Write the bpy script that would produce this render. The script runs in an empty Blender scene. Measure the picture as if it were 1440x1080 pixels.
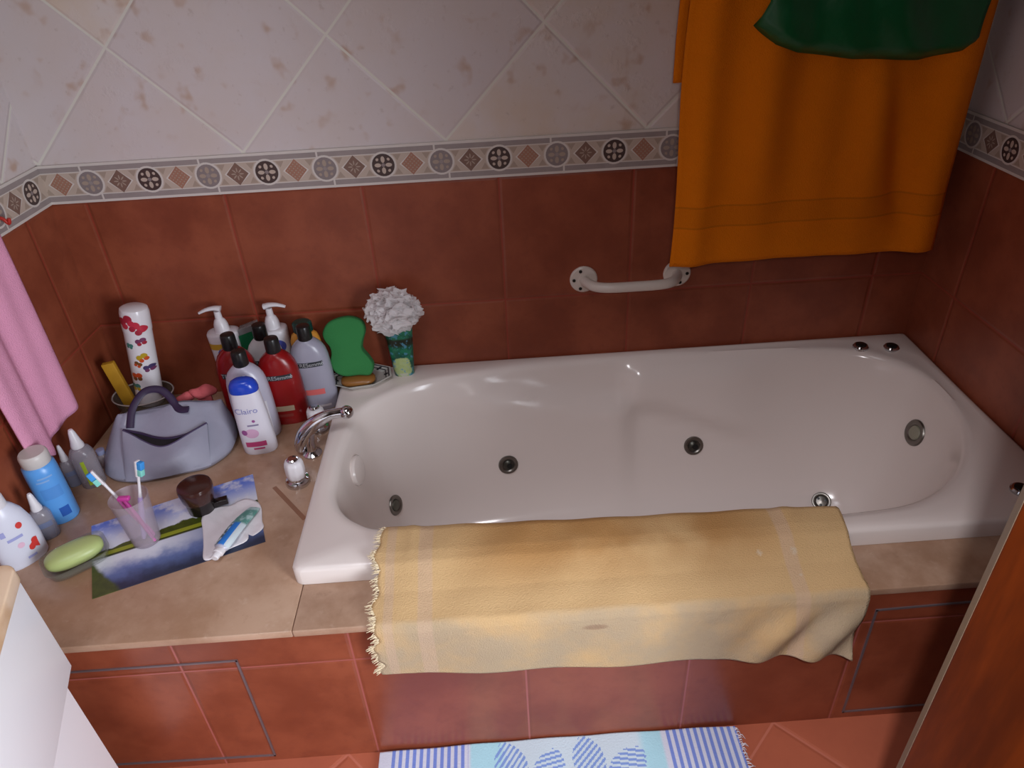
import bpy, bmesh, math, random
from math import sin, cos, pi, sqrt, atan2, radians, floor as mfloor
from mathutils import Vector, Matrix
from mathutils.bvhtree import BVHTree
random.seed(7)
sc = bpy.context.scene
COL = sc.collection
DK = 0.389            # height of the bath ledge above the floor; everything is laid out from the ledge top
HB, HBB = 0.5073, 0.083
W = 2.0

# ------------------------------------------------------------------ materials
def S(c):
    out = []
    for v in c:
        v /= 255.0
        out.append(v/12.92 if v <= 0.04045 else ((v+0.055)/1.055)**2.4)
    return (*out, 1.0)

class NT:
    def __init__(s, name):
        s.m = bpy.data.materials.new(name); s.m.use_nodes = True
        s.t = s.m.node_tree; s.t.nodes.clear()
        s.out = s.t.nodes.new('ShaderNodeOutputMaterial')
        s.b = s.n('ShaderNodeBsdfPrincipled'); s.t.links.new(s.b.outputs[0], s.out.inputs[0])
    def n(s, typ, **kw):
        nd = s.t.nodes.new(typ)
        for k, v in kw.items(): setattr(nd, k, v)
        return nd
    def set(s, inp, v):
        if isinstance(v, bpy.types.NodeSocket): s.t.links.new(v, inp)
        elif v is not None: inp.default_value = v
    def M(s, op, a, b=None, c=None, clamp=False):
        nd = s.n('ShaderNodeMath', operation=op, use_clamp=clamp)
        s.set(nd.inputs[0], a)
        if b is not None: s.set(nd.inputs[1], b)
        if c is not None: s.set(nd.inputs[2], c)
        return nd.outputs[0]
    def sm(s, x, a, b, lo=0.0, hi=1.0):
        nd = s.n('ShaderNodeMapRange', interpolation_type='SMOOTHSTEP')
        s.set(nd.inputs[0], x); nd.inputs[1].default_value = a; nd.inputs[2].default_value = b
        nd.inputs[3].default_value = lo; nd.inputs[4].default_value = hi
        return nd.outputs[0]
    def mix(s, f, a, b):
        nd = s.n('ShaderNodeMix', data_type='RGBA')
        s.set(nd.inputs[0], f); s.set(nd.inputs[6], a); s.set(nd.inputs[7], b)
        return nd.outputs[2]
    def obj(s):
        tc = s.n('ShaderNodeTexCoord'); sp = s.n('ShaderNodeSeparateXYZ')
        s.t.links.new(tc.outputs['Object'], sp.inputs[0])
        return tc.outputs['Object'], sp.outputs[0], sp.outputs[1], sp.outputs[2]
    def noise(s, vec, scale, detail=3, rough=0.55):
        nd = s.n('ShaderNodeTexNoise'); nd.inputs['Scale'].default_value = scale
        nd.inputs['Detail'].default_value = detail; nd.inputs['Roughness'].default_value = rough
        if vec is not None: s.t.links.new(vec, nd.inputs['Vector'])
        return nd.outputs[0]
    def comb(s, x, y, z=0.0):
        nd = s.n('ShaderNodeCombineXYZ')
        s.set(nd.inputs[0], x); s.set(nd.inputs[1], y); s.set(nd.inputs[2], z)
        return nd.outputs[0]
    def white(s, vec):
        nd = s.n('ShaderNodeTexWhiteNoise', noise_dimensions='3D'); s.t.links.new(vec, nd.inputs[0])
        return nd.outputs[0]
    def bump(s, h, strength, dist):
        nd = s.n('ShaderNodeBump'); nd.inputs['Strength'].default_value = strength
        nd.inputs['Distance'].default_value = dist; s.t.links.new(h, nd.inputs['Height'])
        s.t.links.new(nd.outputs[0], s.b.inputs['Normal'])
    def base(s, col, rough=0.5, metal=0.0, spec=0.5):
        s.set(s.b.inputs['Base Color'], col); s.set(s.b.inputs['Roughness'], rough)
        s.b.inputs['Metallic'].default_value = metal; s.b.inputs['Specular IOR Level'].default_value = spec

_mats = {}
def P(name, c, rough=0.45, metal=0.0, spec=0.5, bump=None, var=0.0):
    if name in _mats: return _mats[name]
    k = NT(name); col = S(c)
    if var or bump:
        o, x, y, z = k.obj()
    if var:
        c2 = tuple(v*(1-var) for v in col[:3]) + (1,)
        col = k.mix(k.noise(o, 40, 3), c2, col)
    k.base(col, rough, metal, spec)
    if bump: k.bump(k.noise(o, bump[0], 3), bump[1], bump[2])
    _mats[name] = k.m
    return k.m

def clear(name, tint, opacity, rough=0.08):
    """thin clear / frosted plastic"""
    if name in _mats: return _mats[name]
    k = NT(name); k.base(S(tint), rough, 0, 0.6)
    tr = k.n('ShaderNodeBsdfTransparent'); tr.inputs[0].default_value = (0.93, 0.93, 0.95, 1)
    mx = k.n('ShaderNodeMixShader'); mx.inputs[0].default_value = opacity
    k.t.links.new(tr.outputs[0], mx.inputs[1]); k.t.links.new(k.b.outputs[0], mx.inputs[2])
    k.t.links.new(mx.outputs[0], k.out.inputs[0])
    _mats[name] = k.m
    return k.m

def tile_mask(k, u, v, per, half_grout, bev):
    """returns grout mask (1 in grout), bevel height, cell ids"""
    uu = k.M('DIVIDE', u, per); vv = k.M('DIVIDE', v, per)
    fu = k.M('FRACT', uu); fv = k.M('FRACT', vv)
    eu = k.M('MINIMUM', fu, k.M('SUBTRACT', 1.0, fu)); ev = k.M('MINIMUM', fv, k.M('SUBTRACT', 1.0, fv))
    d = k.M('MULTIPLY', k.M('MINIMUM', eu, ev), per)
    g = k.sm(d, half_grout*1.3, half_grout*0.7)
    h = k.sm(d, half_grout*0.6, half_grout+bev)
    return g, h, k.M('FLOOR', uu), k.M('FLOOR', vv)

TERR_A, TERR_B, TERR_G = (152, 80, 54), (128, 62, 40), (150, 62, 46)
def terracotta(k, o, u, v, u0, v0, grout=TERR_G, half=0.0016):
    g, h, iu, iv = tile_mask(k, k.M('SUBTRACT', u, u0), k.M('SUBTRACT', v, v0), 0.30, half, 0.006)
    n1 = k.noise(o, 7, 5, 0.6); n2 = k.noise(o, 45, 3)
    c = k.mix(k.sm(n1, 0.35, 0.68), S(TERR_B), S(TERR_A))
    c = k.mix(k.M('MULTIPLY', k.sm(n2, 0.5, 0.75), 0.35), c, S((118, 56, 40)))
    r = k.white(k.comb(iu, iv, 3.3))
    c = k.mix(k.M('MULTIPLY', r, 0.25), c, S((140, 66, 46)))
    c = k.mix(g, c, S(grout))
    return c, h, n2

def wall_material(name, axis, u0, dg0):
    k = NT(name); o, x, y, z = k.obj(); u = x if axis == 'x' else y
    tc, th, tn = terracotta(k, o, u, z, u0, HB, TERR_G)
    # cream tiles laid on the diagonal above the border
    du = k.M('SUBTRACT', u, dg0); dz = k.M('SUBTRACT', z, HB+HBB+0.002)
    r2 = 1/sqrt(2)
    U = k.M('MULTIPLY', k.M('ADD', du, dz), r2); V = k.M('MULTIPLY', k.M('SUBTRACT', du, dz), r2)
    g, h, iu, iv = tile_mask(k, U, V, 0.43*r2, 0.0024, 0.005)
    rnd = k.white(k.comb(iu, iv, 1.7))
    cn = k.noise(o, 5, 5, 0.6)
    c = k.mix(k.sm(cn, 0.3, 0.7), S((216, 198, 182)), S((218, 208, 206)))
    c = k.mix(k.M('MULTIPLY', k.sm(rnd, 0.35, 0.65), 0.6), c, S((208, 198, 202)))
    b1 = k.noise(o, 21, 2, 0.5); b2 = k.noise(o, 7.5, 2)
    spots = k.M('MULTIPLY', k.sm(b1, 0.555, 0.72), k.sm(b2, 0.41, 0.58))
    c = k.mix(k.M('MULTIPLY', spots, 0.62), c, S((182, 140, 106)))
    b3 = k.noise(o, 60, 3, 0.6)
    c = k.mix(k.M('MULTIPLY', k.sm(b3, 0.60, 0.75), 0.22), c, S((150, 120, 100)))
    c = k.mix(g, c, S((222, 218, 208)))
    up = k.M('GREATER_THAN', z, HB+0.03)
    k.base(k.mix(up, tc, c), k.mix(up, (0.42,)*3+(1,), (0.34,)*3+(1,)), 0, 0.45)
    rip = k.M('MULTIPLY', k.sm(k.noise(o, 24, 4, 0.65), 0.5, 0.72), k.sm(k.noise(o, 3.3, 2), 0.5, 0.65))
    hc = k.M('ADD', k.M('MULTIPLY', h, 1.0), k.M('MULTIPLY', rip, 0.9))
    ht = k.M('ADD', k.M('MULTIPLY', th, 1.2), k.M('MULTIPLY', tn, 0.3))
    hh = k.M('ADD', k.M('MULTIPLY', hc, up), k.M('MULTIPLY', ht, k.M('SUBTRACT', 1.0, up)))
    k.bump(hh, 0.55, 0.0022)
    return k.m

# ------------------------------------------------------------------ mesh building
class MB:
    def __init__(s): s.v = []; s.f = []; s.mi = []
    def add(s, vs, fs, mi=0):
        o = len(s.v); s.v += [tuple(p) for p in vs]
        for f in fs: s.f.append([i+o for i in f]); s.mi.append(mi)
        return s
    def loft(s, rings, closed=True, cap0=True, cap1=True, mi=0):
        n = len(rings[0]); vs = [p for r in rings for p in r]; fs = []
        for i in range(len(rings)-1):
            for j in range(n if closed else n-1):
                a = i*n+j; b = i*n+(j+1) % n
                fs.append([a, b, b+n, a+n])
        if cap0 and closed: fs.append(list(range(n))[::-1])
        if cap1 and closed: fs.append([len(vs)-n+j for j in range(n)])
        return s.add(vs, fs, mi)
    def grid(s, fn, nu, nv, mi=0):
        vs = [fn(i/nu, j/nv) for i in range(nu+1) for j in range(nv+1)]
        fs = [[i*(nv+1)+j, (i+1)*(nv+1)+j, (i+1)*(nv+1)+j+1, i*(nv+1)+j+1] for i in range(nu) for j in range(nv)]
        return s.add(vs, fs, mi)
    def tube(s, pts, r, seg=12, sq=1.0, up=None, mi=0, cap=True):
        pts = [Vector(p) for p in pts]; n = len(pts); rings = []
        rr = r if isinstance(r, (list, tuple)) else [r]*n
        nrm = None
        for i, p in enumerate(pts):
            t = (pts[min(i+1, n-1)]-pts[max(i-1, 0)]).normalized()
            if nrm is None:
                a = Vector(up) if up else (Vector((0, 0, 1)) if abs(t.z) < 0.9 else Vector((1, 0, 0)))
                nrm = (a - t*a.dot(t)).normalized()
            else:
                nrm = (nrm - t*nrm.dot(t)).normalized()
            b = t.cross(nrm)
            rings.append([p + (nrm*cos(2*pi*k/seg)*sq + b*sin(2*pi*k/seg))*rr[i] for k in range(seg)])
        return s.loft(rings, True, cap, cap, mi)
    def lathe(s, prof, seg=32, c=(0, 0), e=(1, 1), n=2.0, rot=0.0, mi=0, cap0=True, cap1=True):
        rings = []
        for r, z in prof:
            rings.append([sup(r*e[0], r*e[1], n, 2*pi*k/seg, c, z, rot) for k in range(seg)])
        return s.loft(rings, True, cap0, cap1, mi)
    def box(s, lo, hi, mi=0):
        x0, y0, z0 = lo; x1, y1, z1 = hi
        vs = [(x0,y0,z0),(x1,y0,z0),(x1,y1,z0),(x0,y1,z0),(x0,y0,z1),(x1,y0,z1),(x1,y1,z1),(x0,y1,z1)]
        return s.add(vs, [[3,2,1,0],[4,5,6,7],[0,1,5,4],[1,2,6,5],[2,3,7,6],[3,0,4,7]], mi)
    def prism(s, poly, z0, z1, mi=0):
        n = len(poly)
        return s.add([(x, y, z0) for x, y in poly]+[(x, y, z1) for x, y in poly],
                     [list(range(n))[::-1], list(range(n, 2*n))]+[[i, (i+1) % n, n+(i+1) % n, n+i] for i in range(n)], mi)
    def ell(s, c, r, nu=20, nv=12, mi=0, n=2.0, rot=0.0):
        rings = []
        for j in range(nv+1):
            a = -pi/2*0.985 + pi*0.985*j/nv
            ca = abs(cos(a))**(2/n); sa = math.copysign(abs(sin(a))**(2/n), sin(a))
            rings.append([sup(r[0]*ca, r[1]*ca, n, 2*pi*k/nu, c, c[2]+r[2]*sa, rot) for k in range(nu)])
        return s.loft(rings, True, True, True, mi)
    def build(s, name, mats, parent=None, smooth=35, bevel=0.0, recalc=True, solid=0.0):
        me = bpy.data.meshes.new(name); me.from_pydata(s.v, [], s.f); me.validate()
        for i, p in enumerate(me.polygons):
            if i < len(s.mi): p.material_index = s.mi[i]
        bm = bmesh.new(); bm.from_mesh(me)
        if recalc: bmesh.ops.recalc_face_normals(bm, faces=bm.faces)
        if bevel:
            eds = [e for e in bm.edges if len(e.link_faces) == 2 and e.calc_face_angle(0) > 0.6]
            bmesh.ops.bevel(bm, geom=eds, offset=bevel, segments=3, profile=0.5, affect='EDGES')
        bm.to_mesh(me); bm.free()
        if smooth:
            for p in me.polygons: p.use_smooth = True
            me.set_sharp_from_angle(angle=radians(smooth))
        for m in (mats if isinstance(mats, (list, tuple)) else [mats]): me.materials.append(m)
        o = bpy.data.objects.new(name, me); COL.objects.link(o)
        if parent is not None: o.parent = parent
        if solid:
            md = o.modifiers.new('thickness', 'SOLIDIFY'); md.thickness = solid; md.offset = 0
        return o

def sup(rx, ry, n, t, c=(0, 0), z=0.0, rot=0.0):
    ct, st = cos(t), sin(t)
    x = math.copysign(abs(ct)**(2/n), ct)*rx; y = math.copysign(abs(st)**(2/n), st)*ry
    return Vector((c[0]+x*cos(rot)-y*sin(rot), c[1]+x*sin(rot)+y*cos(rot), z))

def tag(o, label=None, cat=None, group=None, kind=None):
    if label: o['label'] = label
    if cat: o['category'] = cat
    if group: o['group'] = group
    if kind: o['kind'] = kind
    return o
def thing(name, label, cat, loc=(0, 0, 0), rz=0.0, group=None):
    o = bpy.data.objects.new(name, None); COL.objects.link(o)
    o.location = loc; o.rotation_euler = (0, 0, rz); o.empty_display_size = 0.03
    return tag(o, label, cat, group)

def text_mesh(txt, size):
    cu = bpy.data.curves.new('lettering', 'FONT'); cu.body = txt; cu.size = size
    cu.align_x = 'CENTER'; cu.align_y = 'CENTER'
    o = bpy.data.objects.new('lettering', cu); COL.objects.link(o)
    dg = bpy.context.evaluated_depsgraph_get(); dg.update()
    me = bpy.data.meshes.new_from_object(o.evaluated_get(dg))
    vs = [tuple(v.co) for v in me.vertices]; fs = [list(p.vertices) for p in me.polygons]
    bpy.data.objects.remove(o); bpy.data.meshes.remove(me); bpy.data.curves.remove(cu)
    return vs, fs

def smoothstep(a, b, x):
    t = max(0.0, min(1.0, (x-a)/(b-a))); return t*t*(3-2*t)
def catmull(pts, per=12, closed=False):
    n = len(pts); out = []; P_ = [Vector(p) for p in pts]
    for i in range(n if closed else n-1):
        g = (lambda k: P_[k % n]) if closed else (lambda k: P_[max(0, min(n-1, k))])
        p0, p1, p2, p3 = g(i-1), g(i), g(i+1), g(i+2)
        for j in range(per):
            t = j/per
            out.append(0.5*((2*p1)+(p2-p0)*t+(2*p0-5*p1+4*p2-p3)*t*t+(3*p1-p0-3*p2+p3)*t**3))
    if not closed: out.append(P_[-1].copy())
    return out
def lerp_tab(tab, x):
    if x <= tab[0][0]: return tab[0][1]
    for (a, fa), (b, fb) in zip(tab, tab[1:]):
        if x <= b: return fa+(fb-fa)*(x-a)/(b-a)
    return tab[-1][1]

# ------------------------------------------------------------------ the room
ZF = -DK; ZC = 2.05; YR = -2.75
mw_back = wall_material('back wall tiles', 'x', 0.0783, 0.4412)
mw_left = wall_material('left wall tiles', 'y', -0.10, -0.12)
mw_right = wall_material('right wall tiles', 'y', -0.14, -0.13)
MB().box((-0.15, 0, ZF), (W+0.1, 0.1, ZC)).build('wall_back', mw_back)['kind'] = 'structure'
LW = radians(2.4)
wl = MB().box((-0.1, YR-0.2, ZF), (0, 0.1, ZC)).build('wall_left', mw_left); wl['kind'] = 'structure'
wl.location = (0.004, 0, 0); wl.rotation_euler = (0, 0, -LW)
prf = [(0.1, ZF), (0.1, ZC), (YR-0.1, ZC), (YR-0.1, ZF), (-2.35, ZF), (-2.35, 1.66), (-1.50, 1.66), (-1.50, ZF)]
MB().add([(W, y, z) for y, z in prf]+[(W+0.1, y, z) for y, z in prf], [[0, 1, 2, 6, 7], [2, 3, 4, 5, 6], [15, 14, 10, 9, 8], [14, 13, 12, 11, 10]]+[[i, (i+1) % 8, 8+(i+1) % 8, 8+i] for i in range(8)]).build('wall_right', mw_right, smooth=0)['kind'] = 'structure'
plaster = P('plaster', (120, 108, 96), 0.8, bump=(60, 0.2, 0.002))
MB().box((-0.25, YR-0.1, ZF), (W+0.1, YR, ZC)).build('wall_rear', plaster)['kind'] = 'structure'
MB().box((-0.25, YR-0.1, ZC), (W+0.1, 0.1, ZC+0.1)).build('ceiling', plaster)['kind'] = 'structure'
kf = NT('floor tiles'); o_, x_, y_, z_ = kf.obj()
r2 = 1/sqrt(2)
fu = kf.M('MULTIPLY', kf.M('ADD', kf.M('SUBTRACT', x_, 1.452), kf.M('ADD', y_, 0.762)), r2)
fv = kf.M('MULTIPLY', kf.M('SUBTRACT', kf.M('SUBTRACT', x_, 1.452), kf.M('ADD', y_, 0.762)), r2)
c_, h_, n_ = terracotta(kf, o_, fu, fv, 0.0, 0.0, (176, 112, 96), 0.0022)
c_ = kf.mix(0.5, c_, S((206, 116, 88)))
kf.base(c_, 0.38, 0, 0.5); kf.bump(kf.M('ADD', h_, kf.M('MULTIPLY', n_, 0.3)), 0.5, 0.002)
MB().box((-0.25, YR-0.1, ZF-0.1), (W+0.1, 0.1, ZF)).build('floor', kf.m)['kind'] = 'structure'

# decorative border strip: a pattern of medallions and lozenges
B_CREAM, B_GREY, B_WHITE = P('border cream', (200, 182, 168), 0.4, var=0.15), P('border grey', (164, 152, 150), 0.45, var=0.25), P('border white line', (214, 206, 200), 0.45)
B_DARK, B_MID, B_ROSE, B_BRN, B_TAN = P('border dark brown', (74, 58, 56), 0.4), P('border mid grey', (146, 134, 134), 0.4, var=0.2), P('border terracotta', (172, 124, 104), 0.4, var=0.15), P('border brown', (134, 104, 92), 0.4, var=0.2), P('border tan', (170, 152, 138), 0.4)
BM = [B_CREAM, B_GREY, B_WHITE, B_DARK, B_MID, B_ROSE, B_BRN, B_TAN]
def border(name, length, u0, flip=1):
    """local X runs along the strip, -Y faces the room, Z from 0 to HBB"""
    m = MB(); T = 0.005
    m.box((0, -T, 0), (length, 0, HBB), 2)
    def poly(pts, off, mi):
        y = -T-off; m.add([(u, y, z) for u, z in pts], [list(range(len(pts)))], mi)
    def rect(a, b, c, d, off, mi):
        a = max(0, a); b = min(length, b)
        if b > a: poly([(a, c), (b, c), (b, d), (a, d)], off, mi)
    def disc(u, z, r, off, mi, n=26, ry=None, rot=0):
        ry = ry or r
        if u-r < 0 or u+r > length: return
        p = []
        for i in range(n):
            a = 2*pi*i/n; x, y = r*cos(a), ry*sin(a)
            p.append((u+x*cos(rot)-y*sin(rot), z+x*sin(rot)+y*cos(rot)))
        poly(p, off, mi)
    rect(0, length, 0.0055, 0.0165, 0.0002, 1); rect(0, length, 0.067, 0.0775, 0.0002, 1)
    rect(0, length, 0.0185, 0.065, 0.0002, 0)
    zc = 0.0418; k0 = mfloor(-u0/0.0625)-1
    for k in range(int(k0), int(length/0.0625)+3):
        u = u0+k*0.0625; t = k % 4
        # small tan triangles between the motifs
        for sz in (-1, 1):
            q = [(u+0.0225, zc+sz*0.0215), (u+0.040, zc+sz*0.0215), (u+0.0312, zc+sz*0.008)]
            if q[0][0] > 0 and q[1][0] < length: poly(q, 0.0003, 7)
        if t in (0, 2):
            disc(u, zc, 0.0285, 0.0004, 2); disc(u, zc, 0.0242, 0.0006, 4 if t == 0 else 3)
            pm = 7 if t == 0 else 0
            for j in range(8):
                a = j*pi/4; rr = 0.0118 if j % 2 == 0 else 0.0170
                disc(u+rr*cos(a), zc+rr*sin(a), 0.0072 if j % 2 == 0 else 0.0030, 0.0008, pm, 10, 0.0044 if j % 2 == 0 else 0.0034, a)
            disc(u, zc, 0.0042, 0.0008, 1 if t == 0 else 4, 10)
            if t == 0:   # joint between two strips: runs round the medallion
                rect(u-0.015, u-0.011, 0.0625, HBB, 0.0007, 2); rect(u+0.013, u+0.017, 0.0, 0.021, 0.0007, 2)
        else:
            hw, hz = 0.0235, 0.0245
            if u-hw < 0 or u+hw > length: continue
            for off, sx, mi in ((0.0004, 1.18, 2), (0.0006, 1.0, 6 if t == 1 else 5)):
                poly([(u-hw*sx, zc), (u, zc-hz*min(sx, 1.0)), (u+hw*sx, zc), (u, zc+hz*min(sx, 1.0))], off, mi)
            if t == 1:
                for j in range(8):
                    a = j*pi/4; disc(u+0.0085*cos(a), zc+0.0085*sin(a), 0.0052, 0.0008, 7, 8, 0.0014, a)
            else:
                for i in range(-2, 3):
                    for j in range(-2, 3):
                        a_, b_ = i*0.0044, j*0.0044
                        disc(u+(a_+b_), zc+(a_-b_), 0.0016, 0.0008, 7, 6)
    o = m.build(name, BM, smooth=0, recalc=False); o['kind'] = 'structure'
    return o
CBX = 0.0943
b = border('trim_1', W, CBX+0.013); b.location = (0, 0, HB)
b = border('trim_2', 2.6, (2.6-0.055) % 0.25+0.125); b.location = (0.004-2.6*sin(LW), -2.6*cos(LW), HB); b.rotation_euler = (0, 0, pi/2-LW)
b = border('trim_3', 2.6, 0.047); b.location = (W, 0, HB); b.rotation_euler = (0, 0, -pi/2)

# ------------------------------------------------------------------ bath surround
kt = NT('travertine ledge'); o_, x_, y_, z_ = kt.obj()
n1 = kt.noise(o_, 6, 6, 0.65); n2 = kt.noise(o_, 38, 4, 0.6); n3 = kt.noise(o_, 2.2, 2)
c = kt.mix(kt.sm(n1, 0.33, 0.68), S((164, 128, 102)), S((196, 164, 140)))
c = kt.mix(kt.M('MULTIPLY', kt.sm(n3, 0.45, 0.7), 0.45), c, S((150, 108, 78)))
c = kt.mix(kt.M('MULTIPLY', kt.sm(n2, 0.6, 0.78), 0.28), c, S((214, 190, 172)))
c = kt.mix(kt.M('MULTIPLY', kt.sm(n2, 0.40, 0.28), 0.22), c, S((130, 92, 62)))
kt.base(c, 0.28, 0, 0.5); kt.bump(n2, 0.12, 0.001)
TRAV = kt.m
ka = NT('apron tiles'); o_, x_, y_, z_ = ka.obj()
c_, h_, n_ = terracotta(ka, o_, x_, z_, 0.3639, -0.0968, (166, 92, 84), 0.0016)
ka.base(c_, 0.3, 0, 0.5); ka.bump(ka.M('ADD', h_, ka.M('MULTIPLY', n_, 0.3)), 0.5, 0.002)
bs = thing('bath_surround', 'terracotta tiled bath surround with a beige travertine ledge along the left', 'bath surround', (0, 0, ZF))
sl = MB()
sl.prism([(0.010, -0.001), (-0.022, -0.7705), (0.5755, -0.7705), (0.5755, -0.001)], DK-0.0155, DK)
sl.prism([(0.5765, -0.7705), (W-0.001, -0.7705), (W-0.001, -0.64), (0.5765, -0.64)], DK-0.0155, DK)
s_ = sl.build('ledge_slab', TRAV, bs, bevel=0.002)
dk_g = P('dark groove', (148, 104, 78), 0.5)
g = MB(); a = Vector((0.462, -0.395, 0)); b_ = Vector((0.5465, -0.50, 0)); t = (b_-a).normalized(); pnr = Vector((-t.y, t.x, 0))*0.0045
g.prism([tuple((a+pnr)[:2]), tuple((b_+pnr)[:2]), tuple((b_-pnr)[:2]), tuple((a-pnr)[:2])][::-1], DK, DK+0.0006)
g.build('groove', dk_g, s_)
# the apron's coordinates must match the grid: put the mesh where object z=0 is the ledge top
ap = MB().box((-0.024, -0.762, ZF), (W-0.001, -0.742, -0.0155)).build('apron', ka.m, bs); ap.location.z = DK
hm = P('grey metal edging', (128, 116, 120), 0.4, 0.5)
def hatch(pts, w=0.0035):
    h = MB(); n = len(pts)
    for i in range(n):
        p, q = Vector((pts[i][0], pts[i][1])), Vector((pts[(i+1) % n][0], pts[(i+1) % n][1]))
        d = (q-p).normalized(); nn = Vector((-d.y, d.x))*w/2; p = p-d*w/2; q = q+d*w/2
        c4 = [p-nn, q-nn, q+nn, p+nn]
        h.add([(v.x, -0.7645, v.y) for v in c4]+[(v.x, -0.7615, v.y) for v in c4],
              [[0, 1, 2, 3], [7, 6, 5, 4], [0, 4, 5, 1], [1, 5, 6, 2], [2, 6, 7, 3], [3, 7, 4, 0]])
    o = h.build('access_hatch', hm, bs, smooth=0); o.location.z = DK; return o
hatch([(0.06, -0.073), (0.463, -0.075), (0.463, -0.371), (0.06, -0.36)])
hatch([(1.585, -0.064), (1.588, -0.368), (1.90, -0.362), (1.90, -0.056)])

# ------------------------------------------------------------------ whirlpool bath
ZR = 0.0389; X0, X1, Y0, Y1 = 0.5596, W-0.0015, -0.6704, -0.0015
inner_pts = [(0.603, -0.40), (0.606, -0.463), (0.628, -0.517), (0.667, -0.556), (0.725, -0.580), (0.90, -0.600), (1.20, -0.613), (1.45, -0.617),
             (1.60, -0.615), (1.71, -0.600), (1.806, -0.549), (1.885, -0.465), (1.938, -0.359), (1.952, -0.248), (1.936, -0.170), (1.890, -0.107),
             (1.808, -0.062), (1.671, -0.044), (1.494, -0.036), (1.311, -0.036), (1.056, -0.043), (0.877, -0.066), (0.772, -0.088), (0.689, -0.130),
             (0.632, -0.185), (0.612, -0.247), (0.603, -0.33)]
CX, CY = 1.27, -0.33
ip = catmull([(x, y, 0) for x, y in inner_pts], 10, True)
pol = sorted((atan2(p.y-CY, p.x-CX), (Vector((p.x-CX, p.y-CY))).length) for p in ip)
def inner_r(a):
    n = len(pol)
    for i in range(n):
        a0, r0 = pol[i]; a1, r1 = pol[(i+1) % n]
        if i == n-1: a1 += 2*pi
        for aa in (a, a+2*pi):
            if a0 <= aa <= a1: return r0+(r1-r0)*((aa-a0)/(a1-a0) if a1 > a0 else 0)
    return pol[0][1]
# even spacing along the outline gives better quads than even angles
angs = []
for i in range(len(ip)):
    angs.append(atan2(ip[i].y-CY, ip[i].x-CX))
corners = [atan2(y-CY, x-CX) for x in (X0, X1) for y in (Y0, Y1)]
cfl = atan2(Y0-CY, X0-CX)
angs = sorted([a for a in angs if min(abs(a-c) for c in corners) > 0.004]+corners+[cfl+d*0.009 for d in (-4, -3, -2, -1, 1, 2, 3, 4)])
def rect_pt(a, ins, z):
    dx, dy = cos(a), sin(a); ts = []
    if dx > 1e-9: ts.append((X1-ins-CX)/dx)
    if dx < -1e-9: ts.append((X0+ins-CX)/dx)
    if dy > 1e-9: ts.append((Y1-ins-CY)/dy)
    if dy < -1e-9: ts.append((Y0+ins-CY)/dy)
    t = min(ts); px, py = CX+dx*t, CY+dy*t
    r = 0.020; ox, oy = X0+ins+r, Y0+ins+r     # rounded free corner
    if px < ox and py < oy:
        ux, uy = CX-ox, CY-oy; b_ = ux*dx+uy*dy; t = -b_+sqrt(max(0, b_*b_-(ux*ux+uy*uy-r*r)))
        px, py = CX+dx*t, CY+dy*t
    return Vector((px, py, z))
rings = [[rect_pt(a, 0, 0.0005) for a in angs], [rect_pt(a, 0, 0.030) for a in angs], [rect_pt(a, 0.0025, 0.0358) for a in angs], [rect_pt(a, 0.009, ZR) for a in angs]]
def inner_pt(a, z): 
    r = inner_r(a); return Vector((CX+cos(a)*r, CY+sin(a)*r, z))
for off, z in ((0.026, ZR), (0.016, ZR-0.0008), (0.007, ZR-0.0035), (0.001, ZR-0.010)):
    rg = []
    for a in angs:
        p = inner_pt(a, z); q = rect_pt(a, 0.0095, z); d = (q-p).length
        o2 = off
        if cos(a) > 0.3: o2 = off*(1+1.2*smoothstep(0.3, 0.9, cos(a)))
        e = p+(q-p)*min(o2/max(d, 1e-6), 0.75*off/0.026+0.02)
        if off == 0.016: e.z -= 0.006*smoothstep(0.35, 0.8, cos(a))*smoothstep(-0.5, 0.1, sin(a))
        rg.append(e)
    rings.append(rg)
wallprof = [(0.015, 0.018), (0.05, -0.003), (0.085, -0.028), (0.12, -0.052), (0.16, -0.076), (0.21, -0.102), (0.26, -0.128), (0.31, -0.152), (0.365, -0.178), (0.42, -0.203), (0.475, -0.228), (0.535, -0.253), (0.60, -0.278), (0.68, -0.302), (0.77, -0.324), (0.87, -0.341), (1.0, -0.352)]
def arm(x, z):
    """moulded arm rest in the far wall"""
    fade = 1-smoothstep(-0.005, 0.032, z)
    d = 0.0
    if x < 1.30:
        zc = lerp_tab([(0.74, 0.03), (0.80, 0.022), (0.95, -0.012), (1.12, -0.05), (1.30, -0.07)], x)
        A = 0.030*smoothstep(0.74, 0.95, x)*(1-smoothstep(1.255, 1.30, x))
        low = smoothstep(zc+0.014, zc-0.012, z) if False else 1-smoothstep(zc-0.012, zc+0.014, z)
        d += A*low*(1-smoothstep(0.0, 0.25, zc-z)*0.75)
    if x > 1.24:
        zc = lerp_tab([(1.24, -0.065), (1.40, -0.105), (1.62, -0.190), (1.8, -0.25)], x)
        A = 0.026*smoothstep(1.255, 1.30, x)*(1-smoothstep(1.50, 1.70, x))
        upm = smoothstep(zc-0.02, zc+0.02, z)
        d += A*upm*fade
    return d*(1.0 if x > 1.28 else fade*0.999+0.0*d)
for pf, z in wallprof:
    rg = []
    for a in angs:
        p = inner_pt(a, z); dx, dy = p.x-CX, p.y-CY
        kx = 1-pf*(1-(0.827 if dx < 0 else 0.80)); ky = 1-pf*(1-(0.45 if dy > 0 else 0.60))
        q = Vector((CX+dx*kx, CY+dy*ky, z))
        if dy > 0.12 and 0.7 < q.x < 1.8:
            q.y -= arm(q.x, z)*smoothstep(0.12, 0.2, dy)
        rg.append(q)
    rings.append(rg)
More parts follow.
